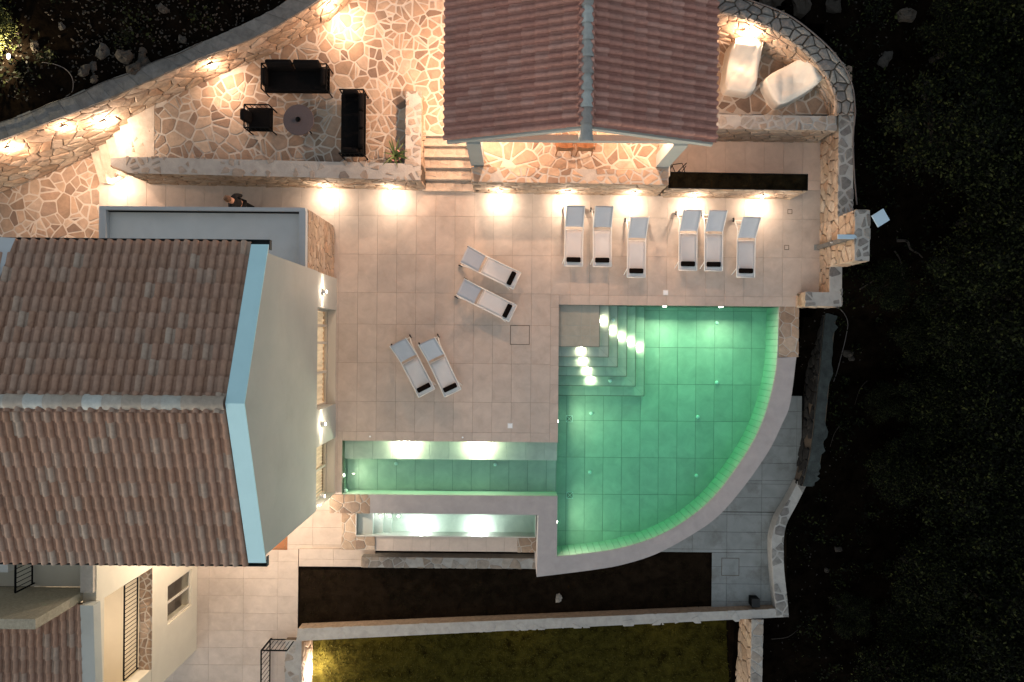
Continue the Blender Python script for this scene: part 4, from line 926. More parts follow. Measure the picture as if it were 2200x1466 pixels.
world('king_post', box(XRP - .08, XRP + .08, YV0 + .02, YV0 + .14, ZPE + .12, ZPR - .2), 'plaster', pv)
for q in (pl, pr_): world('post', cbox(q.x - .19, q.x + .19, YV0 - .06, YV0 + .30, ZB - .05, ZPE - .06, .005), 'plaster', pv)
for q in (pl, pr_): world('post', box(q.x - .19, q.x + .19, 9.3, 9.65, ZB - .05, ZPE - .06), 'plaster', pv)
for q in (pl, pr_): world('wall_plate', box(q.x - .12, q.x + .12, YV0 + .17, YV1 - .2, ZPE - .06, ZPE + .12), 'wood', pv)
sw = world('stone_side_wall', box(pr_.x - .14, pr_.x + .18, YV0 + .31, 9.29, ZB - .05, ZPE - .07), 'mortar', pv)
lay(sw, 'stone', cells(9.29 - YV0 - .31, ZPE - ZB, .30, .02, 1.6, rng=random.Random(411)), plane_map(Vector((pr_.x - .14, 9.29, ZB)), -YV, ZV, -XV), 'stone', .03, .015, 200, seed=411)
def hang(x, y, w):  # unseen lamps, assumed from the light under and around the roof
    o = world('assumed_ceiling_lamp', move(lathe([(.02, .25), (.02, .08), (.09, .05), (.10, 0), (.08, -.01)][::-1], 14), (x, y, 3.35)), 'dark', pv)
    world('lens', move(lathe([(.06, -.02), (.07, .02), (.02, .04)], 12), (x, y, 3.35)), 'lens', o)
    light('POINT', 'pavilion_light', (x, y, 3.24), w, o, WARM, .04)
hang(pl.x + .55, 6.2, 110); hang(pr_.x - .6, 6.1, 120); hang(XRP, 8.0, 70)
for y in (6.6, 8.6): hang(pl.x - .55, y, 130)  # assumed under the eave to flood the sofa terrace with light
# ---- lower wing
XWG = -10.9
wg = T('wing', 'cream lower wing with a balcony opening, window and tiled roof', 'house', (-12, -8, ZW))
def wallpiece(y0, y1, z0, z1): world('wall', box(XWG - .35, XWG, y0, y1, z0, z1), 'cream', wg)
YW0, YW1 = -10.85, YWS
wallpiece(-7.0, YW1 - .002, .5, 3.3); wallpiece(YW0, -10.1, .5, 3.3); wallpiece(-10.1, -7.0, 2.95, 3.3)
wallpiece(YW0, -9.15, ZW, .48); wallpiece(-7.9, YW1 - .002, ZW, .48); wallpiece(-9.15, -7.9, -.45, .48); wallpiece(-9.15, -7.9, ZW, -2.1)
world('balcony_floor', box(-14.5, XWG - .36, -10.8, -6.9, .40, .50), 'cream', wg)
world('balcony_wall', box(-13.0, -12.8, -10.8, -6.9, .5, 3.3), 'cream', wg)
sill = world('balcony_edge', box(XWG - .36, XWG + .01, -10.1, -7.0, .482, .52), 'mortar', wg)
lay(sill, 'stone', cells(.36, 3.1, .24, .04, rng=random.Random(421)), plane_map(Vector((XWG - .36, -10.1, .52)), XV, YV, ZV), 'flag', .010, .004, seed=421)
def railing(name, root, a, b, z0, h, sp=.12, m='dark', post=True):
    a, b = Vector((a[0], a[1], 0)), Vector((b[0], b[1], 0)); L = (b - a).length; U = (b - a) / L
    rl = world(name, tube([a + ZV * (z0 + h), b + ZV * (z0 + h)], .028, 6), m, root)
    world('bottom_rail', tube([a + ZV * (z0 + .08), b + ZV * (z0 + .08)], .024, 6), m, rl)
    n = max(2, int(L / sp))
    for k in range(n + 1):
        p = a + U * (L * k / n)
        world('baluster', tube([p + ZV * (z0 + (0 if k in (0, n) else .08)), p + ZV * (z0 + h)], .022 if k in (0, n) else .010, 6), m, rl)
railing('railing', wg, (-11.29, -10.05), (-11.29, -7.02), .52, .78)
wn = world('window', join(box(XWG - .12, XWG - .06, -9.15, -7.9, -2.1, -2.03), box(XWG - .12, XWG - .06, -9.15, -7.9, -.52, -.45), box(XWG - .12, XWG - .06, -9.15, -9.09, -2.03, -.52), box(XWG - .12, XWG - .06, -7.96, -7.9, -2.03, -.52), box(XWG - .12, XWG - .06, -8.53, -8.47, -2.03, -.52)), 'frame', wg)
for y0, y1 in ((-9.09, -8.53), (-8.47, -7.96)): world('pane', box(XWG - .095, XWG - .088, y0, y1, -2.03, -.52), 'glass', wn)
world('room_wall', box(-12.6, -12.5, -9.8, -7.2, ZW, .38), 'rough', wg)
world('side_wall', box(-15, XWG - .36, YW0, YW0 + .2, ZW, 3.3), 'cream', wg)
ZWR = 3.3
wr = world('roof', (lambda q: (q + [p - ZV * .15 for p in q], [(0, 1, 2, 3), (7, 6, 5, 4), (0, 4, 5, 1), (1, 5, 6, 2), (2, 6, 7, 3), (3, 7, 4, 0)]))([Vector((-15, -11.2, ZWR)), Vector((XWG - .2, -11.2, ZWR)), Vector((XWG - .2, -6.95, ZWR + .25)), Vector((-15, -6.95, ZWR + .25))]), 'core', wg)
vv = Vector((0, 4.25, .25)).normalized()
roof_side(wr, Vector((XWG - .18 - 16 * .213, -11.2, ZWR + .01)), XV, vv, 16.01 * .213, 4.2, infr, 120)
world('verge_coping', (lambda q: (q + [p - ZV * .3 for p in q], [(0, 1, 2, 3), (7, 6, 5, 4), (0, 4, 5, 1), (1, 5, 6, 2), (2, 6, 7, 3), (3, 7, 4, 0)]))([Vector((XWG - .2, -11.3, ZWR + .10)), Vector((XWG + .14, -11.3, ZWR + .10)), Vector((XWG + .14, -6.93, ZWR + .36)), Vector((XWG - .2, -6.93, ZWR + .36))]), 'plaster', wg)
world('roughcast_wall', box(-15.5, -11.25, -6.94, -6.7, 3.0, 5.1), 'rough', wg)
world('wall_window', box(-14.3, -13.6, -6.69, -6.66, 3.7, 4.7), 'verge', wg)
world('roof_terrace', box(-15.5, XWG - .36, -6.69, YWS - .01, 2.9, 3.0), 'cream', wg)
world('terrace_kerb', box(XWG - .35, XWG - .02, -6.69, YWS - .01, 3.3, 3.42), 'mortar', wg)
railing('railing', wg, (-12.75, -6.6), (-12.75, YWS - .1), 3.0, .7)
world('awning_box', box(-15.4, -13.2, -6.2, -5.95, 3.0, 3.35), 'whitemetal', wg)
light('POINT', 'assumed_balcony_light', (-12.0, -8.4, 2.7), 46, wg, NEUT, .06)  # unseen light assumed for the bright balcony, without a lamp body
bk = world('wall_lamp', box(XWG - .62, XWG - .5, -6.0, -5.88, 3.2, 3.3), 'dark', wg)  # assumed lamp body that gives no light
# unseen lamps added on the villa's garden side
def bulkhead(name, label, c, n_, w, col=WARM, group=None, aim=(0, -.35, -1), angle=150, kind='SPOT', out=.09):
    """hooded wall light: back plate, hood and glowing lens, facing n_"""
    c = Vector(c); n_ = Vector(n_).normalized(); m3 = Matrix((Vector((-n_.y, n_.x, 0)), n_, ZV)).transposed()
    t = T(name, label, 'lamp', c, 0, group)
    world('back_plate', move(cbox(-.075, .075, 0, .02, -.07, .07, .004), c, m3), 'walk', t)
    world('lens', move(lathe([(.055, .0), (.052, .025), (.038, .05), (.015, .064)], 14), c + n_ * .018, m3 @ Matrix.Rotation(R(-90), 3, 'X')), 'lens', t, True)
    light(kind, 'lamp_light', c + n_ * out, w, t, col, .035, aim=None if kind == 'POINT' else (n_ * .6 + ZV * -1), angle=angle, blend=1.0)
    if kind == 'SPOT': light('POINT', 'lamp_glow', c + n_ * .16, w * .32, t, col, .04)
    return t
for x, w, l in ((-6.6, 100, 'above the doormat'), (-8.6, 110, 'half way along the facade'), (-10.2, 95, 'beside the wing wall')):  # lamps added out of view to brighten the lower terrace
    bulkhead('wall_lamp', 'added unseen lamp under the villa eave, ' + l, (x, YWS - .001, .4), (0, -1, 0), w, NEUT, 'added lamps above the lower terrace', kind='POINT', out=.2)
# ---- deck wall lights
for k, x in enumerate((695, 838)):
    q = P(x, 399, .62); f = a + (b - a) * 0
    A_, B_ = P(272, 371, ZPA), P(903, 386, ZPA); yl = A_.y + (B_.y - A_.y) * (q.x - A_.x) / (B_.x - A_.x)
    bulkhead('wall_lamp', 'small round wall lamp on the sofa terrace parapet, ' + ('farther from' if k == 0 else 'nearer to') + ' the stairs', (q.x, yl - .03, .55), (0, -1, 0), 31, NEUT, 'lamps along the terrace foot')
for x, l in ((1073, 'nearest the stairs'), (1220, 'behind the first pair of loungers'), (1360, 'behind the single forward lounger'), (1492, 'under the planter behind the second pair'), (1637, 'under the planter end behind the last lounger')):
    q = P(x, 410, .5); A_, B_ = (a3, b3) if x < 1436 else (a4, b4); yl = A_.y + (B_.y - A_.y) * (q.x - A_.x) / (B_.x - A_.x)
    bulkhead('wall_lamp', 'small round wall lamp, ' + l, (q.x, yl - .03, .55), (0, -1, 0), 31, NEUT, 'lamps behind the sun loungers')
# curved wall spots
for k, (x, y, w) in enumerate(((40, 325, 85), (150, 262, 55), (448, 133, 50), (700, 10, 70))):  # first and last lamps assumed from the bright paving below them
    u = min((abs(pin.at(s * .1).x - P(x, y, 1.9).x), s * .1) for s in range(int(pin.L * 10)))[1]
    c = pin.at(u); tn = pin.tan(u); nr = Vector((tn.y, -tn.x, 0))
    bulkhead('spot_lamp', 'little round spot lamp high on the curved wall, ' + ('above the lower path, assumed', 'above the lit steps', 'above the armchair', 'above the paving beside the pavilion, assumed')[k], Vector((c.x, c.y, c.z - .45)) + nr * .05, nr, w, WARM, 'spots on the curved wall', angle=130)
sl_ = P(262, 325, .6); u = min((abs(pin.at(s * .1).x - sl_.x), s * .1) for s in range(int(pin.L * 10)))[1]; c = pin.at(u); tn = pin.tan(u); nr = Vector((tn.y, -tn.x, 0))
bulkhead('assumed_step_lamp', 'assumed bright lamp low on the curved wall beside the lit steps', Vector((c.x, c.y, 1.55)) + nr * .05, nr, 32, NEUT, kind='POINT', out=.15)  # lamp assumed from the brightness of the steps
q = P(244, 384, .4); bulkhead('assumed_step_lamp', 'assumed small round lamp at the foot of the lit steps', (q.x, q.y, .42), (.25, -1, 0), 16, NEUT, kind='POINT', out=.12)  # lamp assumed here to light the passage floor
for (x, y, w, l) in ((1585, 78, 48, 'square'), (1752, 148, 75, 'angled')):
    u = min(((ni.at(s * .1) - P(x, y, 1.4)).length, s * .1) for s in range(int(ni.L * 10)))[1]; c = ni.at(u); nr = (NOOK - c); nr.z = 0; nr.normalize()
    bulkhead('wall_lamp', 'glowing wall lamp on the round dry-stone wall behind the ' + l + ' daybed', Vector((c.x, c.y, min(1.75, c.z - .28))) + nr * .06, nr, w, WARM, 'lamps on the round wall', kind='POINT', out=.14)
bulkhead('wall_lamp', 'assumed unseen round wall lamp under the pavilion eave beside the planter', (pr_.x + .19, 6.1, 2.9), (1, 0, 0), 60, WARM, kind='POINT', out=.15)  # lamp assumed out of view to light the floor behind the planter
for f_, l in ((.16, 'near the railing end'), (.45, 'half way along'), (.76, 'near the warm rubble wall')):  # unseen lamps assumed on the wall's hidden face to light the lawn
    c = P(636, 1378, -2.1).lerp(P(1694, 1326, -2.1), f_); bulkhead('wall_lamp', 'assumed unseen round lamp on the lawn side of the pale low wall, ' + l, (c.x, c.y - .002, -2.6), (0, -1, 0), 8, (1, .74, .36), kind='POINT', out=.14)
q = P(648, 1440, -3.2); bulkhead('wall_lamp', 'bright lamp on the pink stone wall end lighting the lawn', (b8.x + .02, q.y, -3.1), (1, 0, 0), 90, NEUT, kind='POINT', out=.18)
# ================================================================== THINGS
def copy_tree(o, parent=None):
    c = o.copy(); COL.objects.link(c); c.parent = parent
    for ch in list(o.children): copy_tree(ch, c)
    return c
def rbox(x0, x1, y0, y1, z0, z1, r=.03, n=3):
    """cushion: rounded box"""
    cx, cy, cz = (x0 + x1) / 2, (y0 + y1) / 2, (z0 + z1) / 2; hx, hy, hz = (x1 - x0) / 2, (y1 - y0) / 2, (z1 - z0) / 2
    r = min(r, hx * .95, hy * .95, hz * .95); V, Fs = [], []; nu, nv = 16, 7
    for j in range(nv):
        ph = math.pi * (j / (nv - 1) - .5)
        for i in range(nu):
            th = 2 * math.pi * (i + .5) / nu; d = Vector((math.cos(ph) * math.cos(th), math.cos(ph) * math.sin(th), math.sin(ph)))
            V.append(Vector((cx + math.copysign(hx - r, d.x) + d.x * r, cy + math.copysign(hy - r, d.y) + d.y * r, cz + (math.copysign(hz - r, d.z) if abs(d.z) > 1e-6 else 0) + d.z * r)))
    for j in range(nv - 1):
        for i in range(nu): Fs.append((j * nu + i, j * nu + (i + 1) % nu, (j + 1) * nu + (i + 1) % nu, (j + 1) * nu + i))
    Fs += [tuple(range(nu - 1, -1, -1)), tuple(range((nv - 1) * nu, nv * nu))]
    return V, Fs
def sheet(x0, x1, y0, y1, zf, th=.012, nx=6, ny=10):
    V, Fs = [], []
    for s in (0, -th):
        for j in range(ny + 1):
            for i in range(nx + 1):
                x, y = x0 + (x1 - x0) * i / nx, y0 + (y1 - y0) * j / ny; q = zf(x, y); V.append(Vector((x, q[0], q[1] + s)))
    n1 = (nx + 1) * (ny + 1); w = nx + 1
    for j in range(ny):
        for i in range(nx):
            a = j * w + i; Fs += [(a, a + 1, a + w + 1, a + w), (n1 + a + w, n1 + a + w + 1, n1 + a + 1, n1 + a)]
    for i in range(nx):
        Fs += [(i, n1 + i, n1 + i + 1, i + 1), (ny * w + i + 1, n1 + ny * w + i + 1, n1 + ny * w + i, ny * w + i)]
    for j in range(ny):
        Fs += [(j * w, (j + 1) * w, n1 + (j + 1) * w, n1 + j * w), ((j + 1) * w + nx, j * w + nx, n1 + j * w + nx, n1 + (j + 1) * w + nx)]
    return V, Fs
# ---- sun loungers
def make_lounger():
    t = T('sun_lounger', '-', 'sun lounger')
    hw = .275; ZS_ = .34
    for s in (-1, 1):
        local('side_rail', tube(smoothline([(s * hw, -.90, ZS_), (s * hw, .30, ZS_), (s * hw, .62, ZS_ - .03), (s * (hw + .02), .80, .20), (s * (hw + .02), .90, .075)], 4), .018, 8), 'whitemetal', t, smooth=True)
        local('leg', tube([(s * hw, -.62, ZS_ - .01), (s * (hw + .045), -.80, .0)], .015, 8), 'whitemetal', t, smooth=True)
        local('leg', tube([(s * (hw - .03), .50, ZS_ - .02), (s * (hw + .02), .88, .075)], .013, 8), 'whitemetal', t, smooth=True)
        wheel = local('wheel', move(lathe([(.055, -.018), (.07, -.012), (.07, .012), (.055, .018)], 16), (s * (hw + .045), .90, .07), Matrix.Rotation(R(90), 3, 'Y')), 'rubber', t, smooth=False)
        local('hub', move(lathe([(.02, -.024), (.02, .024)], 10), (s * (hw + .045), .90, .07), Matrix.Rotation(R(90), 3, 'Y')), 'whitemetal', wheel)
    local('end_bar', tube([(-hw, -.90, ZS_), (hw, -.90, ZS_)], .016, 8), 'whitemetal', t, smooth=True)
    local('cross_bar', tube([(-hw, .22, ZS_ - .035), (hw, .22, ZS_ - .035)], .014, 8), 'whitemetal', t)
    local('cross_bar', tube([(-hw - .02, .88, .08), (hw + .02, .88, .08)], .012, 8), 'whitemetal', t)
    local('seat_sling', sheet(-hw + .012, hw - .012, -.89, .19, lambda x, y: (y + .012 * (1 - (x / hw) ** 2) * (1 if y > .1 else 0), ZS_ + .004 - .028 * (1 - (x / hw) ** 2) * min(1, (y + .9) * 4, (.24 - y) * 6))), 'sling', t, smooth=True)
    c_, s_ = math.cos(R(39)), math.sin(R(39))
    bk = local('backrest', sheet(-hw + .01, hw - .01, 0, .72, lambda x, y: (.30 + y * c_ + .02 * (1 - (x / hw) ** 2) * s_, ZS_ + .02 + y * s_ - .02 * (1 - (x / hw) ** 2) * c_)), 'slingshade', t, smooth=True)
    for s in (-1, 1): local('back_rail', tube([(s * (hw - .004), .29, ZS_ + .012), (s * (hw - .004), .30 + .735 * c_, ZS_ + .02 + .735 * s_)], .013, 8), 'whitemetal', bk)
    for s in (-1, 1): local('prop', tube([(s * (hw - .03), .30 + .45 * c_, ZS_ + .45 * s_), (s * (hw - .02), .72, .27)], .010, 6), 'whitemetal', bk)
    local('head_pillow', rbox(-.225, .215, -.785, -.63, ZS_ - .015, ZS_ + .075, .04), 'pillow', t, smooth=True)
    return t
L0 = make_lounger()
spots = [((1233, 572), (1234, 460), 'first of the row of six from the stairs'), ((1294, 573), (1295, 460), 'second of the row of six from the stairs'),
         ((1368, 596), (1369, 480), 'in the row, beside the wide gap'), ((1479, 581), (1480, 470), 'third from the boundary wall'),
         ((1534, 582), (1535, 470), 'second from the boundary wall'), ((1604, 596), (1605, 480), 'first from the boundary wall'),
         ((1111, 604), (1017, 558), 'slanted, nearer the row of six'), ((1102, 674), (1008, 627), 'slanted, nearer the tile hatch'),
         ((917, 845), (864, 745), 'of a pair, closer to the villa'), ((973, 845), (925, 745), 'of a pair, between its twin and the pool')]
for i, (ft, bk, lab) in enumerate(spots):
    o = L0 if i == 0 else copy_tree(L0)
    f_, b_ = P(*ft, .34), P(*bk, .45); d = (b_ - f_); d.z = 0; d.normalize()
    c = f_ + d * .90; o.location = (c.x, c.y, .004); o.rotation_euler = (0, 0, math.atan2(d.y, d.x) - math.pi / 2)
    if i < 6: o.rotation_euler = (0, 0, R(random.uniform(-.6, .6)))
    o['label'] = 'white sun lounger with black pillow, ' + lab; o['group'] = 'white sun loungers on the deck'
# ---- black terrace furniture
def sofa(name, label, cat, L, D, loc, rz, nb):
    """back on +Y, front on -Y"""
    t = T(name, label, cat, loc, rz, None); h = .68; sh = .36; hl, hd = L / 2, D / 2
    for sx_ in (-1, 1):
        for sy_ in (-1, 1): local('leg', tube([(sx_ * hl, sy_ * hd, 0), (sx_ * hl, sy_ * hd, h)], .02, 6), 'dark', t)
        a_ = local('arm_frame', join(tube([(sx_ * hl, -hd, h), (sx_ * hl, hd, h)], .022, 6), tube([(sx_ * hl, -hd, sh), (sx_ * hl, hd, sh)], .018, 6)), 'dark', t)
        for k in range(1, 5): local('arm_bar', tube([(sx_ * hl, -hd + D * k / 5, sh), (sx_ * hl, -hd + D * k / 5, h)], .010, 6), 'dark', a_)
    local('back_frame', join(tube([(-hl, hd, h), (hl, hd, h)], .022, 6), tube([(-hl, hd, sh + .05), (hl, hd, sh + .05)], .018, 6)), 'dark', t)
    local('seat_frame', box(-hl, hl, -hd, hd, sh - .06, sh - .01), 'dark', t)
    local('seat_cushion', rbox(-hl + .05, hl - .05, -hd - .005, hd - .06, sh, sh + .13, .05), 'rattan', t, smooth=True)
    w = (L - .28) / nb
    for k in range(nb):
        x = -hl + .14 + w * k
        local('back_cushion', move(rbox(x + .015, x + w - .02, -.08, .08, 0, .42, .06), (0, hd - .10, sh + .12), Matrix.Rotation(R(-12), 3, 'X')), 'rattan', t, smooth=True)
    if nb > 1:
        for sx_ in (-1, 1): local('arm_cushion', rbox(sx_ * hl - sx_ * .16 if sx_ > 0 else -hl + .02, hl - .02 if sx_ > 0 else -hl + .16, -hd + .1, hd - .14, sh + .12, sh + .42, .06), 'rattan', t, smooth=True)
    return t
sofa('sofa', 'black cushioned sofa with its back to the curved wall', 'sofa', 1.87, .72, P(647, 183, ZA), 0, 2)
sofa('sofa', 'black cushioned sofa with its back to the stairs', 'sofa', 1.83, .69, P(766, 277, ZA), R(-90), 3)
sofa('armchair', 'black cushioned armchair facing the round table', 'armchair', .66, .70, P(569, 266, ZA), R(90), 1)
tb = T('round_table', 'round dark mosaic coffee table between the black sofas', 'table', P(653, 270, ZA))
local('table_top', lathe([(.44, .49), (.447, .495), (.447, .518), (.44, .524)], 40), 'tabletop', tb)
for k in range(4):
    t_ = R(45 + 90 * k); local('leg', tube([(.33 * math.cos(t_), .33 * math.sin(t_), 0), (.30 * math.cos(t_), .30 * math.sin(t_), .49)], .018, 6), 'dark', tb)
local('leg_ring', tube([(.31 * math.cos(R(10 * k)), .31 * math.sin(R(10 * k)), .44) for k in range(37)], .012, 6, False), 'dark', tb)
ash = T('ashtray', 'small black dish in the middle of the round table', 'dish', P(653, 270, ZA) + Vector((0, 0, .5245)))
local('dish', lathe([(.04, 0), (.07, .02), (.075, .045), (.066, .045), (.05, .015), (.01, .013)], 20), 'dark', ash, smooth=True)
# ---- potted plant
pt = T('potted_plant', 'spiky green plant in a pink pot in the parapet corner', 'plant', P(853, 341, ZA))
po = local('pot', lathe([(.11, 0), (.125, .02), (.165, .30), (.18, .31), (.18, .345), (.155, .345), (.15, .30)], 24), 'pink', pt, smooth=True)
local('pot_soil', lathe([(.02, .285), (.15, .295), (.02, .305)], 20), 'planter', po)
rg = random.Random(5)
for k in range(24):
    t_, l, up = rg.uniform(0, 6.28), rg.uniform(.28, .52), rg.uniform(.15, .5)
    d = Vector((math.cos(t_), math.sin(t_), 0)); s_ = Vector((-d.y, d.x, 0)); V = []; n_ = 5
    for j in range(n_ + 1):
        f = j / n_; c = d * (.03 + l * f) + ZV * (.30 + up * f - .25 * f * f); w_ = .022 * (1 - f ** 2) + .002
        V += [c - s_ * w_ + ZV * .008, c, c + s_ * w_ + ZV * .008]
    local('leaf', (V, [(3 * j + i, 3 * j + i + 1, 3 * j + i + 4, 3 * j + i + 3) for j in range(n_) for i in (0, 1)]), 'agave', pt, smooth=True)
# ---- covered daybeds
def daybed(label, px, py, rz, L, Wd, seed):
    t = T('covered_daybed', label, 'daybed', P(px, py, ZN), rz, 'covered daybeds in the round nook'); rgn = random.Random(seed); V, Fs = [], []
    ph = [rgn.uniform(0, 6.28) for _ in range(8)]; nu, nv = 72, 26
    for j in range(nv):
        f = j / (nv - 1)                                  # 0 foot of the skirt .. 1 middle of the top
        for i in range(nu):
            th = 2 * math.pi * i / nu; c, s = math.cos(th), math.sin(th); e = .38
            ux, uy = math.copysign(abs(c) ** e, c), math.copysign(abs(s) ** e, s)
            if f < .35: r_, z = 1.0 - .05 * (f / .35) + .012 * math.sin(9 * th + ph[0]) * (1 - f), f / .35 * .40
            else:
                g = (f - .35) / .65; r_, z = .95 * (1 - g), .40 + .05 * math.sin(min(1, g * 3) * math.pi / 2)
            x, y = ux * r_ * Wd / 2 * (1 - .10 * (uy * r_ > 0) * abs(uy * r_)), uy * r_ * L / 2
            yy_ = y / L
            z *= 1 + .75 * max(0, min(1, (yy_ - .02) / .3)) ** 1.3            # raised head end
            if f > .3: z += .020 * math.sin(8 * x + 5 * y + ph[1]) * math.sin(6 * y - 4 * x + ph[2]) + .014 * abs(math.sin(11 * x - 7 * y + ph[3])) + .016 * abs(math.sin(5 * x + 9 * y + ph[4]))
            V.append(Vector((x, y, z)))
    for j in range(nv - 1):
        for i in range(nu): Fs.append((j * nu + i, j * nu + (i + 1) % nu, (j + 1) * nu + (i + 1) % nu, (j + 1) * nu + i))
    local('cover', (V, Fs), 'cover', t, smooth=True)
    local('hem', tube([V[i] * 1.004 + ZV * .012 for i in range(nu)] + [V[0] * 1.004 + ZV * .012], .012, 6, False), 'cover', t, smooth=True)
    for sx_ in (-1, 1): local('seam', tube([Vector((sx_ * Wd * .40, -L * .42 + L * .84 * k / 8, .445 * (1 + .75 * max(0, min(1, ((-.42 + .84 * k / 8) - .02) / .3)) ** 1.3) - .01)) for k in range(9)], .008, 5), 'cover', t, smooth=True)
    return t
daybed('cream covered daybed standing square beside the pavilion roof', 1586, 155, R(-6), 1.52, .98, 3)
daybed('cream covered daybed turned at an angle beside the round wall', 1690, 186, R(-62), 1.50, 1.02, 9)
# ---- chairs under the pavilion
def chair(label, q):
    t = T('dining_chair', label, 'chair', q, 0, 'wicker chairs under the pavilion')
    local('seat', rbox(-.24, .24, -.22, .24, .42, .47, .03), 'wicker', t, smooth=True)
    local('backrest', sheet(-.24, .24, 0, .42, lambda x, y: (-.22 - .10 * y + .05 * (x / .24) ** 2, .47 + y), .03), 'wicker', t, smooth=True)
    for sx_ in (-1, 1):
        for sy_ in (-1, 1): local('leg', tube([(sx_ * .21, .01 + sy_ * .20, .43), (sx_ * .23, .01 + sy_ * .24, 0)], .018, 6), 'wicker', t)
        local('armrest', tube(smoothline([(sx_ * .24, -.23, .66), (sx_ * .28, 0, .68), (sx_ * .25, .2, .62), (sx_ * .23, .22, .45)], 4), .018, 6), 'wicker', t, smooth=True)
chair('wicker chair under the pavilion, nearer the stairs', P(1211, 318, ZB)); chair('wicker chair under the pavilion, nearer the stone side wall', P(1254, 318, ZB))
# ---- wire firewood stand behind the planter
q = P(1450, 372, .55); q.z = 0; ws = T('wire_stand', 'black wire stand with crossed rods behind the planter wall', 'stand', q); rg = random.Random(4)
for (x0, y0, x1, y1, h) in ((-.2, -.15, .25, .2, .95), (.2, -.18, -.2, .2, .9), (0, -.2, .22, .1, 1.0), (-.22, .1, .2, -.1, .85), (.24, .2, .2, -.2, 1.05), (-.15, -.2, -.2, .2, .9)):
    local('rod', tube([(x0, y0, 0), ((x0 + x1) / 2 + .05, (y0 + y1) / 2, h * .5), (x1, y1, h)], .012, 6), 'dark', ws)
local('ring', tube([(.24 * math.cos(R(60 * k)), .22 * math.sin(R(60 * k)), .8 + .15 * (k % 2)) for k in range(7)], .012, 6), 'dark', ws)
# ---- outdoor shower
q = P(1757, 532, 0); sh = T('outdoor_shower', 'slim metal outdoor shower with a long flat arm by the boundary wall', 'shower', q)
local('base_plate', cbox(-.12, .12, -.09, .09, 0, .02, .004), 'walk', sh); local('column', cbox(-.035, .06, -.06, .06, .02, 2.16, .004), 'concrete', sh)
arm_ = local('arm', cbox(-.42, .10, -.062, .062, 2.161, 2.20, .004), 'bluemetal', sh); local('rose', move(lathe([(.055, -.02), (.06, -.005), (.02, 0)], 16), (-.36, 0, 2.16)), 'walk', arm_)
local('tap', tube([(-.03, 0, 1.05), (-.10, 0, 1.05)], .018, 8), 'whitemetal', sh)
# ---- solar panel on a pole outside the wall
q = P(1892, 468, 2.45); q.x = max(q.x, XW + .58); sp_ = T('solar_panel', 'tilted square pale panel on a pole outside the boundary wall', 'panel', (q.x, q.y, -1.0))
local('pole', tube([(0, 0, 0), (0, 0, 3.38)], .03, 8), 'dark', sp_); local('panel', cbox(-.185, .185, -.185, .185, 0, .03, .004), 'bluemetal', sp_, loc=(0, 0, 3.40), rot=(R(6), R(-4), R(33)))
# ---- deck covers and drains
def plate(name, label, cat, px, py, s, m, rim=None):
    c = P(px, py, 0); t = T(name, label, cat, (c.x, c.y, .0)); local('lid', cbox(-s, s, -s, s, .0015, .007, .002), m, t)
    if rim:
        e = s + .018; local('rim', join(box(-e, e, s + .002, e, .001, .005), box(-e, e, -e, -s - .002, .001, .005), box(-e, -s - .002, -s, s, .001, .005), box(s + .002, e, -s, s, .001, .005)), rim, t)
plate('skimmer_lid', 'white square skimmer lid on the deck above the pool lamps', 'lid', 1430, 629, .065, 'wlid', 'whitemetal')
plate('skimmer_lid', 'white square skimmer lid on the deck beside the bench arm', 'lid', 1096, 915, .065, 'wlid', 'whitemetal')
plate('floor_drain', 'small square floor drain near the planter wall', 'drain', 1697, 455, .055, 'tile', 'core'); plate('floor_drain', 'small square floor drain near the outdoor shower', 'drain', 1690, 532, .055, 'tile', 'core')
plate('access_hatch', 'square tiled access hatch in the deck with dark joint', 'hatch', 1117, 720, .285, 'tile', 'core')
c = P(1569, 1218, ZW); t = T('access_hatch', 'square stained access hatch in the grey walkway', 'hatch', c); local('lid', cbox(-.29, .29, -.29, .29, .001, .006, .002), 'walk', t)
local('rim', join(box(-.31, .31, .293, .31, .001, .0045), box(-.31, .31, -.31, -.293, .001, .0045), box(-.31, -.293, -.293, .293, .001, .0045), box(.293, .31, -.293, .293, .001, .0045)), 'core', t)
c = P(1624, 1296, ZW + .35); t = T('meter_box', 'small black box on the walkway beside the low wall corner', 'box', (c.x, c.y, ZW)); local('body', cbox(-.13, .13, -.14, .14, .002, .34, .01), 'dark', t); local('lid', cbox(-.14, .14, -.15, .15, .341, .36, .008), 'rubber', t)
for (x, y, l) in ((795, 938, 'nearer the villa'), (994, 940, 'nearer the pool corner')):
    c = P(x, y, 0); t = T('deck_cap', 'tiny round metal cap in the bench coping, ' + l, 'cap', c); local('cap', lathe([(.03, .001), (.03, .008), (.02, .012)], 14), 'wlid', t)
# ---- doormat, railing by the lower terrace
c = P(599, 1163, ZW); t = T('doormat', 'brown doormat by the villa corner on the lower terrace', 'mat', c); local('pad', cbox(-.36, .30, -.30, .26, .002, .016, .006), 'mat', t); local('border', join(box(-.30, .24, -.27, -.23, .0165, .020), box(.20, .24, -.229, .20, .0165, .020)), 'wicker', t)
c = P(582, 1372, ZW); t = T('garden_railing', 'black metal corner railing at the end of the lower terrace', 'railing', c)
e = P(635, 1367, ZW); railing('rail', t, (c.x + .03, c.y), (e.x, c.y), ZW, .92, .13); railing('rail', t, (c.x, c.y - 2.4), (c.x, c.y), ZW, .92, .16)
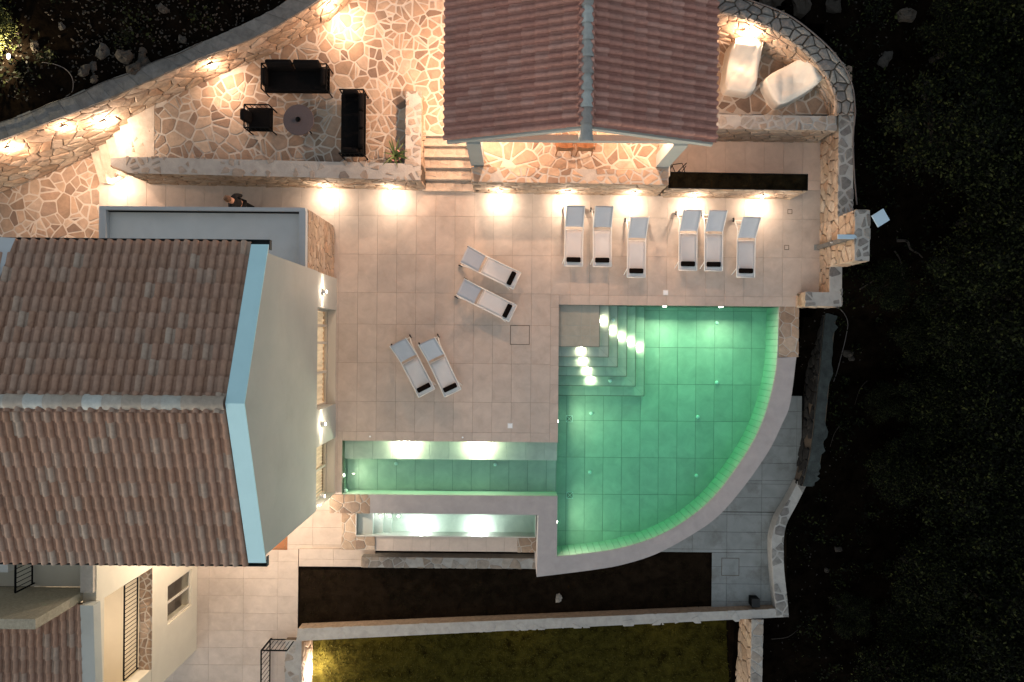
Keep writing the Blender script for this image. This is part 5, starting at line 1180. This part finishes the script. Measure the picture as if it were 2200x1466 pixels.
# ---- person walking between annex and terrace
def skin_mesh(name, pts, edges, m, parent, lv=2, root=0):
    me = bpy.data.meshes.new(name); me.from_pydata([p[:3] for p in pts], edges, []); me.materials.append(M[m])
    o = bpy.data.objects.new(name, me); COL.objects.link(o); o.parent = parent
    md = o.modifiers.new('skin', 'SKIN'); md.use_smooth_shade = True
    for i, v in enumerate(me.skin_vertices[0].data):
        r_ = pts[i][3]; v.radius = r_ if isinstance(r_, tuple) else (r_, r_); v.use_root = (i == root)
    s_ = o.modifiers.new('sub', 'SUBSURF'); s_.levels = s_.render_levels = lv
    return o
q = P(541, 453, 0); pe = T('person', 'person in black clothes walking through the passage beside the annex', 'person', (q.x, q.y, 0), R(70))
# facing +Y locally
B = [(0, 0, .95, (.15, .11)), (0, .02, 1.12, (.13, .10)), (0, .03, 1.30, (.15, .11)), (0, .02, 1.44, (.11, .08)), (0, .04, 1.52, .055), (0, .07, 1.60, .085), (0, .075, 1.69, .085),
     (.09, 0, .90, .085), (.10, .08, .50, .06), (.10, -.06, .09, .042), (.10, .08, .045, .036), (-.09, 0, .90, .085), (-.10, -.02, .50, .06), (-.10, -.26, .12, .042), (-.10, -.14, .045, .036),
     (.19, .01, 1.42, .055), (.25, -.03, 1.16, .045), (.24, .08, .93, .034), (.24, .13, .86, .030), (-.19, .01, 1.42, .055), (-.25, .04, 1.16, .045), (-.23, .20, 1.0, .034), (-.22, .26, .96, .030)]
E = [(0, 1), (1, 2), (2, 3), (3, 4), (4, 5), (5, 6), (0, 7), (7, 8), (8, 9), (9, 10), (0, 11), (11, 12), (12, 13), (13, 14), (3, 15), (15, 16), (16, 17), (17, 18), (3, 19), (19, 20), (20, 21), (21, 22)]
for base, s in ((18, 1), (22, -1)):
    bx_, by_, bz_, _ = B[base]
    for j, (ox, l) in enumerate(((-.022, .07), (-.008, .085), (.008, .08), (.022, .065))):
        k = len(B); B += [(bx_ + ox, by_ + .05, bz_ - .03, .009), (bx_ + ox, by_ + .05 + l * .5, bz_ - .06 - l * .4, .008)]; E += [(base, k), (k, k + 1)]
    k = len(B); B += [(bx_ - s * .035, by_ + .03, bz_ - .01, .010), (bx_ - s * .045, by_ + .07, bz_ - .04, .009)]; E += [(base, k), (k, k + 1)]
skin_mesh('body', B, E, 'skin', pe)
J = [(x, y, z, tuple(q_ + .018 for q_ in r_) if isinstance(r_, tuple) else r_ + .016) for x, y, z, r_ in B]
jk = [0, 1, 2, 3, 15, 16, 17, 19, 20, 21]; je = [(0, 1), (1, 2), (2, 3), (3, 15), (15, 16), (16, 17), (3, 19), (19, 20), (20, 21)]
skin_mesh('jacket', [J[i] for i in jk], [(jk.index(a_), jk.index(b_)) for a_, b_ in je], 'cloth', pe)
tk = [0, 7, 8, 9, 10, 11, 12, 13, 14]; te = [(0, 7), (7, 8), (8, 9), (9, 10), (0, 11), (11, 12), (12, 13), (13, 14)]
skin_mesh('trousers', [J[i] for i in tk], [(tk.index(a_), tk.index(b_)) for a_, b_ in te], 'cloth', pe)
hv, hf = rbox(-.095, .095, -.045, .165, 1.58, 1.80, .098)
hv = [v for v in hv]; local('hair', move((hv, hf), (0, 0, 0)), 'hair', pe, smooth=True)
local('nose', move(lathe([(.016, 0), (.012, .02), (.004, .03)], 8), (0, .155, 1.62), Matrix.Rotation(R(-90), 3, 'X')), 'skin', pe)
for s in (-1, 1): local('ear', rbox(s * .092 - .012, s * .092 + .012, .05, .09, 1.60, 1.67, .012), 'skin', pe, smooth=True)
# ================================================================== GARDEN
def blob(r, seed, sub=2, flat=.7):
    rgn = random.Random(seed); V, Fs = [], []; nu, nv = 9, 6; ph = [rgn.uniform(0, 6.28) for _ in range(6)]
    for j in range(nv + 1):
        a = math.pi * (j / nv - .5)
        for i in range(nu):
            t_ = 2 * math.pi * i / nu; d = Vector((math.cos(a) * math.cos(t_), math.cos(a) * math.sin(t_), math.sin(a) * flat))
            k = r * (1 + .22 * math.sin(2 * t_ + ph[0]) + .16 * math.sin(3 * t_ + 2 * a + ph[1]) + rgn.uniform(-.12, .12)); V.append(d * k)
    for j in range(nv):
        for i in range(nu): Fs.append((j * nu + i, j * nu + (i + 1) % nu, (j + 1) * nu + (i + 1) % nu, (j + 1) * nu + i))
    return V, Fs
def hill_z(x, y):                      # surface of the upper garden
    d = min(((pout.p[i].x - x) ** 2 + (pout.p[i].y - y) ** 2, i) for i in range(0, len(pout.p), 2)); b = pout.p[d[1]]; dd = math.sqrt(d[0])
    return b.z - .12 + (.14 * bumpy(x * 1.3, y * 1.3) + .05 * dd if dd > .1 else 0)
def onhill(px, py):
    q = P(px, py, 2.5); q.z = hill_z(q.x, q.y); return q
def onground(px, py, z0=0.0):
    z = z0
    for _ in range(4): q = P(px, py, z); z = ground_h(q.x, q.y)
    q.z = z; return q
rocks = [(213, 105, .20, 'pale angular rock among the dark stones above the curved wall', 0), (258, 115, .22, 'brownish slab leaning in the wild garden rock heap', 0), (292, 105, .16, 'long upright pale stone in the wild garden rock heap', 0), (295, 128, .19, 'grey wedge stone in the wild garden rock heap', 0),
         (278, 142, .20, 'flat blue-grey slab of the wild garden rock heap', 0), (193, 138, .13, 'small triangular stone at the rock heap edge', 0), (178, 150, .19, 'low brown stone closest to the cable of the garden lamp', 0), (197, 168, .13, 'grey stone touching the curved wall cap', 0), (80, 103, .13, 'round stone near the garden spike lamp', 0), (127, 53, .10, 'orange-lit stone uphill of the garden lamp', 0),
         (378, 72, .13, 'pale stone half way along the curved wall', 0), (340, 10, .14, 'pointed pale stone deep in the wild garden', 0),
         (1945, 35, .30, 'large rounded boulder outside the daybed wall', 1), (2088, 255, .26, 'oval grey boulder among the dark trees', 1), (2148, 52, .20, 'small boulder at the far edge of the wood', 1), (2145, 275, .20, 'square pale rock among the dark trees', 1), (1900, 130, .22, 'brown rock near the path outside the daybed wall', 1), (1990, 200, .26, 'flat grey outcrop among the bushes', 1),
         (1655, 6, .34, 'eroded brown rock just outside the daybed wall', 1), (1720, 10, .36, 'hollowed brown rock outside the daybed wall', 1), (1790, 8, .30, 'jagged brown rock outside the daybed wall', 1), (1820, 760, .17, 'angular stone beside the pale hose', 1), (1828, 770, .12, 'small angular stone beside the pale hose', 1), (1800, 1180, .14, 'pale stone outside the wavy low wall', 1), (1775, 1225, .10, 'little blue-white stone outside the wavy low wall', 1)]
for i, (x, y, r_, lab, e_) in enumerate(rocks):
    q = onground(x, y) if e_ else onhill(x, y)
    tag(local('rock', blob(r_, i * 7 + 3, flat=.55), 'rock', None, loc=(q.x, q.y, q.z + r_ * .2), rot=(random.uniform(-.4, .4), random.uniform(-.4, .4), random.uniform(0, 6))), lab, 'rock', 'rocks in the wild ground')
q = P(1200, 1286, -2.5); tag(local('rock', blob(.14, 77, flat=.6), 'capstone', None, loc=(q.x, q.y, -2.53)), 'single pale stone lying on the dark soil bed', 'rock')
# gravel and litter
rg = random.Random(12); parts = []; chip = [blob(1, s, flat=.6) for s in range(5)]
def chips(n, fn, r0, r1):
    for _ in range(n):
        q = fn()
        if q is None: continue
        s = rg.uniform(r0, r1); v, f = chip[rg.randrange(5)]; a = rg.uniform(0, 6.28); rm = Matrix.Rotation(a, 3, 'Z') @ Matrix.Diagonal((s, s * rg.uniform(.5, 1), s))
        parts.append(move((v, f), q, rm))
def rh():
    x, y = rg.uniform(-20, 620), rg.uniform(-20, 250)
    if y > 268 - .42 * x - 20: return None
    if rg.random() > .35 + .65 * (x > 150): return None
    return onhill(x, y)
def re():
    x, y = rg.uniform(1640, 2200) , rg.uniform(0, 1466)
    q = onground(x, y)
    if q.z < -3.7 or rg.random() > math.exp(-max(0, q.x - 10.4) * .35): return None
    return q
chips(2200, rh, .006, .04); chips(1300, re, .006, .035)
tag(world('gravel', join(*parts), 'rock'), 'loose stones scattered over the dark ground', 'gravel', kind='stuff')
def blades(n, fn, h0, h1, m, name, lab):
    V, Fs = [], []
    for _ in range(n):
        q = fn()
        if q is None: continue
        h = rg.uniform(h0, h1); a = rg.uniform(0, 6.28); d = Vector((math.cos(a), math.sin(a), 0)) * h * rg.uniform(.3, .9); s = Vector((-d.y, d.x, 0)).normalized() * rg.uniform(.006, .014)
        b_ = len(V); V += [q - s, q + s, q + d * .5 + ZV * h * .6 + s * .7, q + d * .5 + ZV * h * .6 - s * .7, q + d + ZV * h * .8]; Fs += [(b_, b_ + 1, b_ + 2, b_ + 3), (b_ + 3, b_ + 2, b_ + 4)]
    return tag(world(name, (V, Fs), m), lab, 'grass', kind='stuff')
rl = lambda: P(rg.uniform(650, 1590), rg.uniform(1345, 1490), ZG)
blades(9000, rl, .03, .10, 'grass', 'grass', 'short rough grass of the lower lawn')
def rs():
    x, y = rg.uniform(645, 1525), rg.uniform(1205, 1345)
    return P(x, y, -2.58) if math.sin(x * .031) + math.sin(y * .07 + x * .013) + rg.uniform(-1, 1) > .2 else None
blades(5000, rs, .02, .07, 'weed', 'weeds', 'sparse low weeds on the soil bed')
# ---- undergrowth
def under(n, fn, seed, name, lab):
    rgn = random.Random(seed); V, Fs = [], []
    for _ in range(n):
        c = fn(rgn)
        if c is None: continue
        cr = rgn.uniform(.12, .5)
        for _k in range(rgn.randrange(14, 44)):
            p = c + Vector((rgn.gauss(0, .5) * cr, rgn.gauss(0, .5) * cr, abs(rgn.gauss(0, .5)) * cr * .9 + .02)); a = Vector((rgn.uniform(-1, 1), rgn.uniform(-1, 1), rgn.uniform(-.2, .8))).normalized(); b_ = a.cross(Vector((rgn.uniform(-1, 1), rgn.uniform(-1, 1), 1))).normalized()
            l = rgn.uniform(.05, .15); w_ = l * rgn.uniform(.12, .35); k = len(V); V += [p, p + a * l * .5 + b_ * w_, p + a * l, p + a * l * .5 - b_ * w_]; Fs.append((k, k + 1, k + 2, k + 3))
    tag(world(name, (V, Fs), 'leaf'), lab, 'undergrowth', kind='stuff')
def ue(rgn):
    q = onground(rgn.uniform(1640, 2260), rgn.uniform(-30, 1490)); dn = math.sin(q.x * 1.9 + 1.3 * math.sin(q.y * .8)) + math.sin(q.y * 1.4 + q.x)
    return q if q.z > -3.7 and (q.x > 10.35 or q.y > 7) and dn + rgn.uniform(-1.2, 1.2) + .25 * (q.x - 11) > -.2 else None
under(650, ue, 5, 'undergrowth', 'dark scrub covering the ground under the trees')
def uh(rgn):
    x, y = rgn.uniform(-40, 640), rgn.uniform(-40, 250)
    return onhill(x, y) if y < 245 - .42 * x and math.sin(x * .03) + math.sin(y * .05 + x * .02) + rgn.uniform(-1, 1) > .1 else None
under(130, uh, 6, 'undergrowth', 'dark scrub between the stones of the wild garden')
# ---- trees
def crown(n, r, hgt, seed, leaf=.07):
    rgn = random.Random(seed); V, Fs = [], []; cl_ = []
    for k in range(46):
        t_, u = rgn.uniform(0, 6.28), rgn.random() ** .55; cl_.append((Vector((math.cos(t_) * u * r, math.sin(t_) * u * r, hgt + rgn.uniform(-.35, .45) * r * (1.15 - u * .7))), rgn.uniform(.16, .36) * r))
    for _ in range(n):
        c, cr = cl_[rgn.randrange(len(cl_))]
        d = Vector((rgn.gauss(0, .5), rgn.gauss(0, .5), rgn.gauss(0, .38))) * cr; p = c + d
        a = Vector((rgn.uniform(-1, 1), rgn.uniform(-1, 1), rgn.uniform(-.5, .7))).normalized(); b_ = a.cross(Vector((rgn.uniform(-1, 1), rgn.uniform(-1, 1), rgn.uniform(-.3, 1)))).normalized()
        l = leaf * rgn.uniform(.6, 1.5); w_ = l * rgn.uniform(.22, .36); k = len(V)
        V += [p, p + a * l * .5 + b_ * w_, p + a * l, p + a * l * .5 - b_ * w_]; Fs.append((k, k + 1, k + 2, k + 3))
    return V, Fs, cl_
PROTO = []
for s in range(3):
    v, f, cl_ = crown(11000, 1.5, 2.1, 40 + s, .085); limbs = [tube([(0, 0, -.3), (.05, .03, .6), (-.04, .06, 1.2)], [.16, .12, .09], 8)]
    rgn = random.Random(s)
    for c, cr in cl_[:14]: limbs.append(tube([(-.02, .05, 1.0), c * .5 + Vector((rgn.uniform(-.1, .1), rgn.uniform(-.1, .1), .55)), c], [.06, .04, .012], 6))
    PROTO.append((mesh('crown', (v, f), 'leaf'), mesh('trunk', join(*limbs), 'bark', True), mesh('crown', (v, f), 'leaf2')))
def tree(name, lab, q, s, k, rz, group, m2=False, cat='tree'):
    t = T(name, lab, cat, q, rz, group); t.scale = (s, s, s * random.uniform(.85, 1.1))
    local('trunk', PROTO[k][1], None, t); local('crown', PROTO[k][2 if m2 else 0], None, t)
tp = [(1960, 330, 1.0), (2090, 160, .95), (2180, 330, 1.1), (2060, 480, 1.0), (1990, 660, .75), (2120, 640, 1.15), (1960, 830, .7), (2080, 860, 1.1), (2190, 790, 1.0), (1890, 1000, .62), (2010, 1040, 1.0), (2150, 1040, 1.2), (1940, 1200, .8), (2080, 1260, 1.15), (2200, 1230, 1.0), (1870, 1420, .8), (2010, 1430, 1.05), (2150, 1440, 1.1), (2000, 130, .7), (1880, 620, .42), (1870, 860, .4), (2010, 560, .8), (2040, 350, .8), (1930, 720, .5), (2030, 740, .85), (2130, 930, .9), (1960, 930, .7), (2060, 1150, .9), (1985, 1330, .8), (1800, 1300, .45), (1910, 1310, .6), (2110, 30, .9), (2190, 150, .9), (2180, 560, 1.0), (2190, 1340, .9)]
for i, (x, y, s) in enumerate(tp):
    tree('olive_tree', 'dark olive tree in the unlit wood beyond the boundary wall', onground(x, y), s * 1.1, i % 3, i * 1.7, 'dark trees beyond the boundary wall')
q = onhill(5, 75); tree('shrub', 'yellow-green shrub lit by the garden spike lamp', q - Vector((.5, 0, 1.0)), .62, 1, 2.0, None, True, 'shrub')
# ---- garden spike lamp and cable
q = onhill(47, 136); t = T('spike_lamp', 'bright garden spike lamp on dark soil with a cable', 'lamp', q)
local('spike', tube([(0, 0, -.1), (0, 0, .25)], .012, 6), 'dark', t); local('head', move(lathe([(.03, -.08), (.05, 0), (.055, .05), (.05, .05), (.03, 0)], 14), (0, 0, .30), Matrix.Rotation(R(-40), 3, 'Y')), 'dark', t)
local('lens', move(lathe([(.054, .035), (.075, .055), (.04, .09)], 12), (0, 0, .30), Matrix.Rotation(R(-40), 3, 'Y')), 'lens', t); light('POINT', 'spike_light', q + Vector((-.08, .06, .42)), 90, t, (1, .80, .50), .03)
cb = [onhill(x, y) + ZV * .015 for x, y in ((95, 137), (120, 140), (142, 150), (155, 170), (152, 195), (140, 207))]
tag(world('cable', tube(smoothline(cb, 5), .010, 5), 'palehose', None, True), 'thin pale cable curling from the garden spike lamp to the wall', 'cable')
cb = [pout.at(s * .4) + ZV * .03 + Vector((.02, -.03 + .03 * math.sin(s * 1.7), 0)) for s in range(2, int(pout.L / .4) - 8)]
tag(world('cable', tube(smoothline(cb, 3), .012, 5), 'hose', None, True), 'black cable running along the cap of the curved wall', 'cable')
hz = [onground(x, y) + ZV * .03 for x, y in ((1770, 664), (1800, 662), (1820, 690), (1815, 730), (1805, 770), (1797, 800), (1790, 820))]
tag(world('hose', tube(smoothline(hz, 4), .014, 5), 'palehose', None, True), 'pale hose looping down beside the old concrete wall', 'hose')
# ---- fallen branches
def branch(lab, pts, r0=.03):
    b_ = [onground(x, y) + ZV * (.05 + .06 * math.sin(i * 1.9)) for i, (x, y) in enumerate(pts)]; sm = smoothline(b_, 4)
    tag(world('dead_branch', tube(sm, [r0 * (1 - .7 * i / len(sm)) for i in range(len(sm))], 6), 'deadwood', None, True), lab, 'branch', 'dead branches on the wild ground')
branch('thick forked dead branch under the dark trees', [(1925, 518), (1945, 520), (1955, 535), (1972, 545), (1978, 555)], .05)
branch('thin dead branch bending away from the boundary wall', [(1920, 540), (1930, 560), (1938, 590), (1942, 600)]); branch('long straight dead branch on dark ground near the wall end', [(1845, 622), (1880, 600), (1915, 580), (1920, 572)], .022)
branch('pale curved dead twig beside the old wall', [(1862, 818), (1848, 830), (1842, 850), (1836, 870)], .018); branch('dead twig below the old concrete wall', [(1805, 912), (1790, 930), (1783, 960)], .018); branch('curved dead branch among the far trees', [(2080, 460), (2078, 490), (2065, 505), (2060, 512)], .03)
branch('pale dead branch outside the daybed wall', [(1984, 258), (1980, 290), (1966, 318)], .025); branch('dead sticks beyond the warm-lit rubble wall', [(1655, 1372), (1690, 1366), (1715, 1352)], .022)
